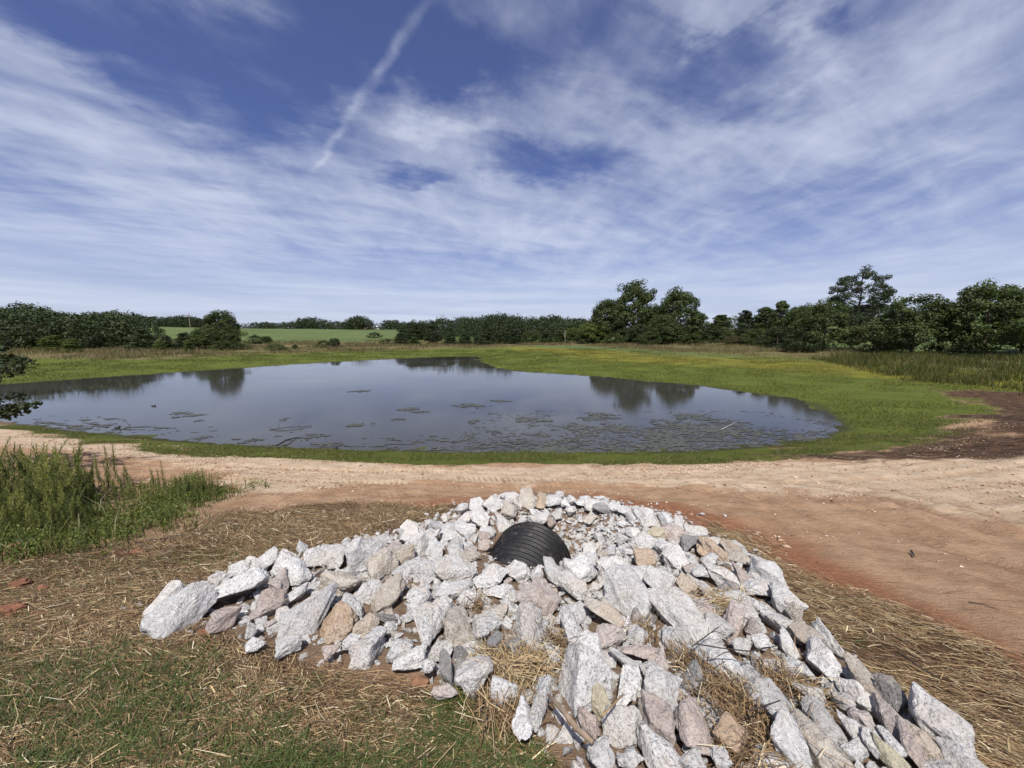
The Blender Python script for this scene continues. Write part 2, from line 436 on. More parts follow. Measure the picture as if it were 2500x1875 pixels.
def ray_ground(px, py, lift=0.0):
    """photo pixels -> points on the bare terrain (real places, found along the sight lines)"""
    D = px_dir(px, py).reshape(-1, 3)
    ts = np.geomspace(0.9, 400, 420)
    out = np.zeros((len(D), 3))
    for i, dvec in enumerate(D):
        P = dvec[None] * ts[:, None]
        h = CZ + P[:, 2] - (T_base(P[:, 0], P[:, 1]) + lift)
        k = np.argmax(h < 0)
        if h[k] >= 0: k = len(ts) - 1
        a, b = (h[k - 1], h[k]) if k else (1, 0)
        t = ts[k - 1] + (ts[k] - ts[k - 1]) * a / (a - b + 1e-9)
        out[i] = dvec * t; out[i, 2] += CZ
    return out

def gpoly(pts):
    P = ray_ground([p[0] * K for p in pts], [p[1] * K for p in pts])
    return [(q[0], q[1]) for q in P]

def axis_lines(lo, hi, a, b, step, grow):
    """grid lines: even between a and b, then ever wider out to lo and hi"""
    c = list(np.arange(a, b + 1e-6, step)); s = step; v = c[-1]
    while v < hi: s = min(s * grow, 60); v += s; c.append(v)
    s = step; v = a; L = []
    while v > lo: s = min(s * grow, 60); v -= s; L.append(v)
    return np.array(L[::-1] + c)

GX = axis_lines(-1500, 1500, -4.4, 5.4, 0.055, 1.036)
GY = axis_lines(-300, 1700, 0.8, 10.0, 0.055, 1.034)
XX, YY = np.meshgrid(GX, GY)
DD = sdist(XX, YY, POND)
ZZ = T_base(XX, YY, DD) + T_fine(XX, YY, DD)

def grid_sample(A, x, y):
    x = np.clip(x, GX[0], GX[-1] - 1e-6); y = np.clip(y, GY[0], GY[-1] - 1e-6)
    i = np.clip(np.searchsorted(GX, x) - 1, 0, len(GX) - 2); j = np.clip(np.searchsorted(GY, y) - 1, 0, len(GY) - 2)
    fx = (x - GX[i]) / (GX[i + 1] - GX[i]); fy = (y - GY[j]) / (GY[j + 1] - GY[j])
    return (A[j, i] * (1 - fx) + A[j, i + 1] * fx) * (1 - fy) + (A[j + 1, i] * (1 - fx) + A[j + 1, i + 1] * fx) * fy

def Tz(x, y): return grid_sample(ZZ, np.asarray(x, float), np.asarray(y, float))
def Dp(x, y): return grid_sample(DD, np.asarray(x, float), np.asarray(y, float))

# zones of the ground (what the soil is covered with), as polygons on the ground
SAND = gpoly([(-300, 905), (0, 920), (150, 937), (350, 962), (560, 985), (800, 1003), (1100, 1007), (1400, 1005), (1700, 998), (1850, 1003), (2250, 984), (2700, 980),
              (2700, 1150), (2212, 1130), (1900, 1075), (1600, 1055), (1400, 1045), (1250, 1040), (900, 1040), (700, 1052), (520, 1062), (470, 1020), (300, 985), (0, 962), (-300, 940)])
STRAW_R = gpoly([(1500, 1095), (1640, 1185), (1760, 1240), (1900, 1300), (2060, 1400), (2212, 1490), (2500, 1650), (2500, 1900), (2100, 1900), (1900, 1500), (1650, 1250)])
_m = (XX > 0) & (XX < 30) & (YY > 0) & (YY < 30); DS = np.full(XX.shape, 1e3); DS[_m] = sdist(XX[_m], YY[_m], STRAW_R)
_m = (np.abs(XX) < 40) & (YY > -6) & (YY < 40); RUT = np.zeros(XX.shape); RUT[_m] = rut_mask(XX[_m], YY[_m], DD[_m], DS[_m]); ZZ = ZZ + RUT
STRAW_L = gpoly([(-400, 1190), (0, 1205), (200, 1190), (400, 1150), (520, 1100), (700, 1080), (850, 1088), (960, 1100), (1000, 1130), (900, 1200), (700, 1260), (500, 1320),
                 (700, 1420), (1000, 1500), (1150, 1560), (1250, 1660), (1250, 1900), (-400, 1900)])
CLAY = gpoly([(600, 1105), (800, 1085), (1000, 1080), (1250, 1060), (1400, 1075), (1560, 1110), (1700, 1170), (1900, 1270), (2212, 1430), (2500, 1560),
              (2500, 1750), (2212, 1520), (1900, 1320), (1700, 1240), (1560, 1150), (1300, 1085), (1000, 1115), (800, 1120), (650, 1130)])
GREEN_L = gpoly([(-400, 1400), (0, 1420), (250, 1390), (420, 1440), (600, 1450), (800, 1470), (960, 1510), (1080, 1560), (1150, 1660), (1100, 1900), (-400, 1900)])
MUD = gpoly([(1560, 990), (1760, 972), (1900, 962), (2050, 944), (2110, 920), (2115, 890), (2070, 858), (2010, 842), (2090, 842), (2212, 850), (2600, 880), (2600, 972), (2212, 984), (1850, 1000), (1700, 997)])
COVER = gpoly([(-300, 1120), (0, 1120), (140, 1085), (300, 1105), (330, 1060), (420, 1030), (490, 1050), (495, 1075), (430, 1105), (330, 1140), (250, 1180), (100, 1200), (-300, 1210)])
PILE = gpoly([(300, 1305), (420, 1262), (560, 1205), (760, 1165), (880, 1140), (985, 1095), (1080, 1068), (1140, 1058), (1230, 1070), (1340, 1085), (1420, 1105), (1500, 1135), (1620, 1195),
              (1680, 1275), (1800, 1390), (1960, 1525), (2090, 1610), (2180, 1700), (2180, 1900), (1260, 1900), (1180, 1620), (1090, 1560), (1020, 1500), (900, 1440),
              (760, 1430), (640, 1400), (500, 1360), (350, 1365)])

def zone(poly, soft, x=XX, y=YY, seed=0, amp=0.0, sc=1.0):
    m = (np.abs(x) < 60) & (y < 90) & (y > -8)
    out = np.zeros(x.shape)
    d = sdist(x[m], y[m], poly)
    if amp: d = d + amp * fbm(x[m] * sc, y[m] * sc, seed, 3)
    out[m] = sstep(soft, -soft, d); return out

NS = side(XX, YY); RR = np.hypot(XX, YY)
wSand = zone(SAND, 0.55, seed=5, amp=0.9, sc=0.9)
wClay = zone(CLAY, 0.45, seed=6, amp=0.7, sc=1.1)
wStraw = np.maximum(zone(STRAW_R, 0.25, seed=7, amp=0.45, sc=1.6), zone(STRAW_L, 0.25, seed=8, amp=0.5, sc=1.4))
wGreen = zone(GREEN_L, 0.35, seed=9, amp=0.8, sc=1.6)
strip = NS * sstep(1.0, 0.0, (DD + 0.9 * fbm(XX * 0.8, YY * 0.8, 12, 4) - np.interp(XX, [-20, -14, -6, 8, 14], [0.2, 0.7, 1.7, 2.2, 2.2]))) * sstep(-22, -17, XX)
wMud = zone(MUD, 1.1, seed=10, amp=2.2, sc=0.6)
farw = 1 - NS
wShore = sstep(0.55, 0.0, np.abs(DD) + 0.35 * fbm(XX * 1.3, YY * 1.3, 13, 3))
flat = farw * sstep(40, 24, DD + 6 * fbm(XX * 0.12, YY * 0.12, 15, 3))
wTurf = np.clip(strip + flat, 0, 1) * (1 - 0.92 * wMud)
wPile = zone(PILE, 0.15, seed=11, amp=0.15, sc=2.0)
wGold = flat * sstep(8, 17, DD) * sstep(-8, 6, XX)
wReed = farw * sstep(0, 6, DD + 4 * fbm(XX * 0.15, YY * 0.15, 16, 3) - np.interp(XX, [-30, -10, 10, 25, 40], [13, 15, 27, 27, 22])) * sstep(62, 34, DD) * sstep(52, 36, XX)
wField = farw * sstep(16, 30, DD)

def ground_material():
    m, w, b = new_mat('ground_soil_grass')
    p = gpos(w)
    A = w.new('ShaderNodeSeparateColor'); w.put(A.inputs[0], w.attr('zone_a')); B = w.new('ShaderNodeSeparateColor'); w.put(B.inputs[0], w.attr('zone_b'))
    C = w.new('ShaderNodeSeparateColor'); w.put(C.inputs[0], w.attr('zone_c'))
    sand, clay, straw = A.outputs; green, turf, mud = B.outputs; gold, reed, field = C.outputs
    px, py, pz = w.sep(p)
    n_s = w.noise(p, 0.55, 4.0); n_m = w.noise(p, 3.2, 5.0, 0.6); n_f = w.noise(p, 22.0, 5.0, 0.65); n_ff = w.noise(p, 110.0, 3.0, 0.7)
    # drag marks and tyre streaks run along the track
    st = w.comb(w.math('MULTIPLY', px, 0.45), w.math('ADD', w.math('MULTIPLY', py, 2.6), w.math('MULTIPLY', px, 0.35)), pz)
    n_st = w.noise(st, 2.2, 6.0, 0.68, 0.8); n_st2 = w.noise(st, 9.0, 8.0, 0.74, 0.6); n_st3 = w.noise(st, 26.0, 5.0, 0.72, 0.6)
    # base: bare brown-pink earth
    c = w.mix(w.step(n_m, 0.3, 0.7), (0.33, 0.20, 0.115), (0.48, 0.315, 0.195))
    c = w.mix(w.math('MULTIPLY', w.step(n_st, 0.52, 0.66), 0.6), c, (0.43, 0.29, 0.18))
    c = w.mix(w.math('MULTIPLY', w.step(n_st2, 0.565, 0.63), 0.55), c, (0.15, 0.088, 0.052))
    c = w.mix(w.math('MULTIPLY', w.step(n_st3, 0.56, 0.66), 0.45), c, (0.13, 0.075, 0.045))
    c = w.mix(w.math('MULTIPLY', w.step(w.math('SUBTRACT', 1.0, n_st3), 0.56, 0.66), 0.35), c, (0.46, 0.33, 0.21))
    def cov(wt, nz, lo=0.35, hi=0.65, k=0.55):
        return w.step(w.math('ADD', wt, w.math('MULTIPLY', w.math('SUBTRACT', nz, 0.5), k)), lo, hi)
    # red clay
    cc = w.mix(w.step(n_f, 0.3, 0.7), (0.22, 0.085, 0.042), (0.35, 0.160, 0.082))
    c = w.mix(w.math('MULTIPLY', cov(clay, w.math('ADD', w.math('MULTIPLY', n_m, 0.5), w.math('MULTIPLY', n_f, 0.5)), 0.10, 0.8, 1.3), 0.88), c, cc)
    # pale sand
    sc = w.mix(w.step(n_m, 0.32, 0.68), (0.50, 0.37, 0.245), (0.64, 0.50, 0.355))
    sc = w.mix(w.math('MULTIPLY', w.step(n_st2, 0.57, 0.63), 0.6), sc, (0.22, 0.135, 0.08))
    sc = w.mix(w.math('MULTIPLY', w.step(n_st, 0.56, 0.72), 0.5), sc, (0.70, 0.57, 0.43))
    sc = w.mix(w.math('MULTIPLY', w.step(n_st3, 0.57, 0.66), 0.5), sc, (0.21, 0.125, 0.075))
    sc = w.mix(w.math('MULTIPLY', w.step(n_ff, 0.58, 0.66), 0.45), sc, (0.17, 0.10, 0.06))
    c = w.mix(w.math('MULTIPLY', cov(sand, w.math('ADD', w.math('MULTIPLY', n_m, 0.5), w.math('MULTIPLY', n_st, 0.5)), 0.25, 0.8, 1.3), 0.95), c, sc)
    # soil pressed dark and barred by tyre lugs
    lug = w.step(w.math('SINE', w.math('ADD', w.math('MULTIPLY', w.math('ADD', px, w.math('MULTIPLY', py, 0.45)), 62.0), w.math('MULTIPLY', n_m, 9.0))), -0.3, 0.5)
    rt = w.math('MULTIPLY', w.attr('rut', 'Fac'), w.lin(lug, 0.0, 1.0, 0.25, 0.8))
    c = w.mix(rt, c, w.mix(n_f, (0.17, 0.10, 0.06), (0.27, 0.17, 0.105)))
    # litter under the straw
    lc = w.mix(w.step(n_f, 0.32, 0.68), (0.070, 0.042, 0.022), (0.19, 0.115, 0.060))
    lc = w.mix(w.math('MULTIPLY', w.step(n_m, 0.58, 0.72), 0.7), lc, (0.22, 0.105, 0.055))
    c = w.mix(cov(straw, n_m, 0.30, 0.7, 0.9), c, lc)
    gc = w.mix(w.step(n_f, 0.35, 0.65), (0.055, 0.045, 0.018), (0.060, 0.075, 0.020))
    c = w.mix(w.math('MULTIPLY', cov(green, n_m, 0.45, 0.75, 1.1), 0.75), c, gc)
    # dark churned mud and dead grass
    mc = w.mix(w.step(n_m, 0.35, 0.65), (0.040, 0.024, 0.014), (0.115, 0.065, 0.036))
    mc = w.mix(w.math('MULTIPLY', w.step(n_st2, 0.58, 0.70), 0.6), mc, (0.25, 0.16, 0.095))
    c = w.mix(cov(mud, n_m, 0.3, 0.7, 0.9), c, mc)
    # turf round the water
    tc = w.mix(w.step(n_s, 0.35, 0.65), (0.084, 0.102, 0.015), (0.108, 0.125, 0.019))
    tc = w.mix(w.math('MULTIPLY', w.step(n_m, 0.40, 0.70), 0.6), tc, (0.062, 0.078, 0.014))
    tc = w.mix(w.math('MULTIPLY', w.step(n_f, 0.48, 0.66), 0.3), tc, (0.045, 0.058, 0.012))
    tg = w.mix(w.step(n_s, 0.40, 0.62), (0.135, 0.120, 0.022), (0.175, 0.165, 0.020))
    tc = w.mix(w.math('MULTIPLY', cov(gold, n_s, 0.3, 0.8, 1.2), 0.75), tc, tg)
    c = w.mix(cov(turf, w.math('ADD', w.math('MULTIPLY', n_m, 0.6), w.math('MULTIPLY', n_f, 0.4)), 0.35, 0.6, 1.0), c, tc)
    rc = w.mix(w.step(n_m, 0.35, 0.65), (0.095, 0.088, 0.034), (0.165, 0.128, 0.062))
    fc = w.mix(w.step(w.noise(p, 0.05, 4.0), 0.35, 0.65), (0.076, 0.106, 0.034), (0.104, 0.134, 0.045))
    fc = w.mix(w.math('MULTIPLY', w.step(w.noise(p, 0.35, 5.0, 0.65), 0.5, 0.7), 0.5), fc, (0.045, 0.070, 0.022))
    c = w.mix(cov(field, n_s, 0.3, 0.7, 0.6), c, fc)
    c = w.mix(cov(reed, n_s, 0.3, 0.7, 0.8), c, rc)
    pc = w.mix(w.step(n_f, 0.3, 0.7), (0.15, 0.105, 0.075), (0.27, 0.20, 0.145))
    c = w.mix(w.math('MULTIPLY', w.attr('pile', 'Fac'), 0.8), c, pc)
    # wet dark margin at the water line (soaked soil)
    c = w.mix(w.math('MULTIPLY', w.attr('wet', 'Fac'), 0.8), c, (0.034, 0.030, 0.018))
    w.put(b.inputs['Base Color'], c); b.inputs['Roughness'].default_value = 0.92; b.inputs['Specular IOR Level'].default_value = 0.15
    h = w.math('ADD', w.math('ADD', w.math('MULTIPLY', n_f, 0.8), w.math('MULTIPLY', n_m, 0.6)), w.math('ADD', w.math('MULTIPLY', n_ff, 0.40), w.math('MULTIPLY', w.math('ADD', n_st2, n_st3), 0.55)))
    w.put(b.inputs['Normal'], w.bump(h, 0.9, 0.05))
    return m

def build_ground():
    ny, nx = XX.shape
    V = np.stack([XX, YY, ZZ], -1).reshape(-1, 3)
    idx = np.arange(ny * nx).reshape(ny, nx)
    q = np.stack([idx[:-1, :-1], idx[:-1, 1:], idx[1:, 1:], idx[1:, :-1]], -1).reshape(-1, 4)
    f = lambda *a: np.stack([k.ravel() for k in a], -1)
    me = mesh_np('ground', V, q, np.full(len(q), 4), ground_material(), True,
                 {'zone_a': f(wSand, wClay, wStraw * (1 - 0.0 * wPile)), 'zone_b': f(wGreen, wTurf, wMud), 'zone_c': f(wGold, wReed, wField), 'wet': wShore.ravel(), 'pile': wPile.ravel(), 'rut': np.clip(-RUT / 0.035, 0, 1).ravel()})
    tag(link('ground', me), kind='structure')

build_ground()

# ------------------------------------------------------------------ water
def build_water():
    m, w, b = new_mat('pond_water'); p = gpos(w)
    px, py, _ = w.sep(p)
    mud = w.mix(w.step(w.noise(p, 0.25, 3.0), 0.35, 0.65), (0.032, 0.031, 0.026), (0.044, 0.042, 0.035))
    w.put(b.inputs['Base Color'], mud)
    b.inputs['IOR'].default_value = 1.333
    calm = w.step(w.noise(p, 0.09, 3.0, 0.5, 0.5), 0.42, 0.62)
    w.put(b.inputs['Roughness'], w.lin(calm, 0.0, 1.0, 0.07, 0.02))
    wv = w.comb(w.math('MULTIPLY', px, 0.55), py, 0.0)
    h = w.math('ADD', w.math('MULTIPLY', w.noise(wv, 5.5, 3.0, 0.55), 1.0), w.math('MULTIPLY', w.noise(wv, 17.0, 2.0, 0.5), 0.22))
    h = w.math('MULTIPLY', h, w.lin(calm, 0.0, 1.0, 1.0, 0.35))
    w.put(b.inputs['Normal'], w.bump(h, 0.28, 0.005))
    # outline grown by a few metres so that the bank cuts it, not the sheet's edge
    P = np.array(POND); c = P.mean(0); nn = len(P)
    N = np.zeros_like(P)
    for i in range(nn):
        t = P[(i + 1) % nn] - P[i - 1]; v = np.array([t[1], -t[0]]); v /= np.hypot(*v) + 1e-9; N[i] = v
    Q = P - N * 1.6 if sdist(np.array([P[3, 0] + N[3, 0] * 0.2]), np.array([P[3, 1] + N[3, 1] * 0.2]), POND)[0] < 0 else P + N * 1.6
    bm = bmesh.new(); vs = [bm.verts.new((q[0], q[1], WZ)) for q in Q]; f = bm.faces.new(vs)
    if f.normal.z < 0: f.normal_flip()
    bmesh.ops.triangulate(bm, faces=[f]); me = bpy.data.meshes.new('pond_water'); bm.to_mesh(me); bm.free(); me.materials.append(m)
    for pl in me.polygons:
        if pl.normal.z < 0: pl.flip()
    tag(link('pond_water', me), kind='structure')

build_water()

# ------------------------------------------------------------------ culvert pipe
def build_pipe():
    m, w, b = new_mat('black_plastic'); p = gpos(w)
    n = w.noise(p, 14.0, 5.0, 0.65); n2 = w.noise(p, 90.0, 4.0, 0.6)
    c = w.mix(w.step(n, 0.35, 0.7), (0.005, 0.005, 0.0055), (0.010, 0.0097, 0.0095))
    c = w.mix(w.math('MULTIPLY', w.step(w.math('ADD', n, w.math('MULTIPLY', n2, 0.5)), 0.78, 0.98), 0.55), c, (0.11, 0.085, 0.065))
    w.put(b.inputs['Base Color'], c); w.put(b.inputs['Roughness'], w.lin(n2, 0.3, 0.7, 0.42, 0.6)); b.inputs['Specular IOR Level'].default_value = 0.32
    q = px_dir(1303, 1275); q = q * 3.98 / q[1]
    end = np.array([q[0], 3.98, CZ + q[2] - 0.425])              # centre of the open far end
    root = empty('culvert_pipe', tuple(end))
    tag(root, 'black corrugated plastic drain pipe half buried among the grey rocks', 'pipe')
    ax = Vector((math.sin(R(17)), math.cos(R(17)), -0.06)).normalized()
    root.rotation_euler = ax.to_track_quat('Y', 'Z').to_euler()
    seg = 84; pitch = 0.080; Ro, Ri = 0.435, 0.375
    prof = []                                                    # (y, r) from the open end back into the ground
    n_rib = 15
    for k in range(n_rib):
        y = -0.020 - k * pitch
        prof += [(y, Ro - 0.052), (y - 0.011, Ro - 0.048), (y - 0.021, Ro - 0.008), (y - 0.029, Ro), (y - 0.047, Ro), (y - 0.055, Ro - 0.008), (y - 0.065, Ro - 0.048), (y - 0.0795, Ro - 0.052)]
    def lathe(prof):
        V = []; Fc = []
        for (y, r) in prof:
            for k in range(seg):
                a = 2 * math.pi * k / seg; V.append((r * math.sin(a), y, r * math.cos(a)))
        for i in range(len(prof) - 1):
            for k in range(seg):
                k2 = (k + 1) % seg; Fc.append((i * seg + k, (i + 1) * seg + k, (i + 1) * seg + k2, i * seg + k2))
        return V, Fc
    MB().add(*lathe(prof)).build('corrugated_wall', m, root, True)
    L = n_rib * pitch
    MB().add(*lathe([(-0.02, Ri), (-L - 0.02, Ri)][::-1])).build('inner_liner', m, root, True)
    MB().add(*lathe([(-0.0215, Ri - 0.001), (0.0, Ri), (0.001, Ri + 0.004), (0.001, Ro - 0.026), (-0.004, Ro - 0.022), (-0.0215, Ro - 0.0505)])).build('end_rim', m, root, True)
    me_end = end + np.array(ax) * 0
    return end

PIPE_END = build_pipe()

# ------------------------------------------------------------------ rocks
def rock_mesh(seed, detail=2, flat=0.62, npts=13, name='rock'):
    r = random.Random(seed); bm = bmesh.new()
    pw = r.uniform(2.6, 4.5)
    for i in range(npts):
        v = Vector((r.gauss(0, 1), r.gauss(0, 1), r.gauss(0, 1))).normalized()
        s = (abs(v.x) ** pw + abs(v.y) ** pw + abs(v.z) ** pw) ** (-1 / pw)
        v = v * s * r.uniform(0.82, 1.06)
        bm.verts.new((v.x, v.y * r.uniform(0.9, 1.0), v.z))
    res = bmesh.ops.convex_hull(bm, input=bm.verts[:])
    bmesh.ops.delete(bm, geom=[v for v in bm.verts if not v.link_faces], context='VERTS')
    bmesh.ops.dissolve_limit(bm, angle_limit=R(9), verts=bm.verts[:], edges=bm.edges[:])
    bmesh.ops.bevel(bm, geom=bm.edges[:], offset=r.uniform(0.06, 0.15), offset_type='OFFSET', segments=1 if detail < 2 else 2, profile=0.6, affect='EDGES', clamp_overlap=True)
    bmesh.ops.triangulate(bm, faces=bm.faces[:])
    # normalise to a unit half-extent box
    mn = [min(v.co[k] for v in bm.verts) for k in range(3)]; mx = [max(v.co[k] for v in bm.verts) for k in range(3)]
    for v in bm.verts:
        v.co = Vector(((v.co[k] - (mn[k] + mx[k]) / 2) / ((mx[k] - mn[k]) / 2)) for k in range(3))
    for it in range(detail):
        lim = (0.55, 0.30, 0.16)[it]
        ed = [e for e in bm.edges if e.calc_length() > lim]
        if ed:
            bmesh.ops.subdivide_edges(bm, edges=ed, cuts=1)
            bmesh.ops.triangulate(bm, faces=[f for f in bm.faces if len(f.verts) > 3])
    if detail:
        bm.normal_update(); off = Vector((seed * 3.1, seed * 1.7, seed * 0.9))
        for v in bm.verts:
            n = mnoise.fractal(v.co * 1.5 + off, 1.0, 2.0, 4) * 0.13 + mnoise.noise(v.co * 5.0 + off) * 0.045 + abs(mnoise.noise(v.co * 9 + off)) * -0.04 + mnoise.noise(v.co * 17 + off) * 0.014
            v.co += v.normal * n
    for f in bm.faces: f.smooth = True
    me = bpy.data.meshes.new(name); bm.to_mesh(me); bm.free()
    me.set_sharp_from_angle(angle=R(34))
    return me

BIG = [rock_mesh(100 + i, 3, npts=11 + i % 6) for i in range(26)]
SMALL = [rock_mesh(300 + i, 1, npts=10 + i % 4) for i in range(18)]
TINY = [rock_mesh(400 + i, 0, npts=9) for i in range(10)]
for _me in BIG + SMALL: _me.materials.append(GR['g'])
def own_material(o, m):
    """alike pieces share one mesh; the stone's or leaf's colour sits on the object"""
    o.material_slots[0].link = 'OBJECT'; o.material_slots[0].material = m

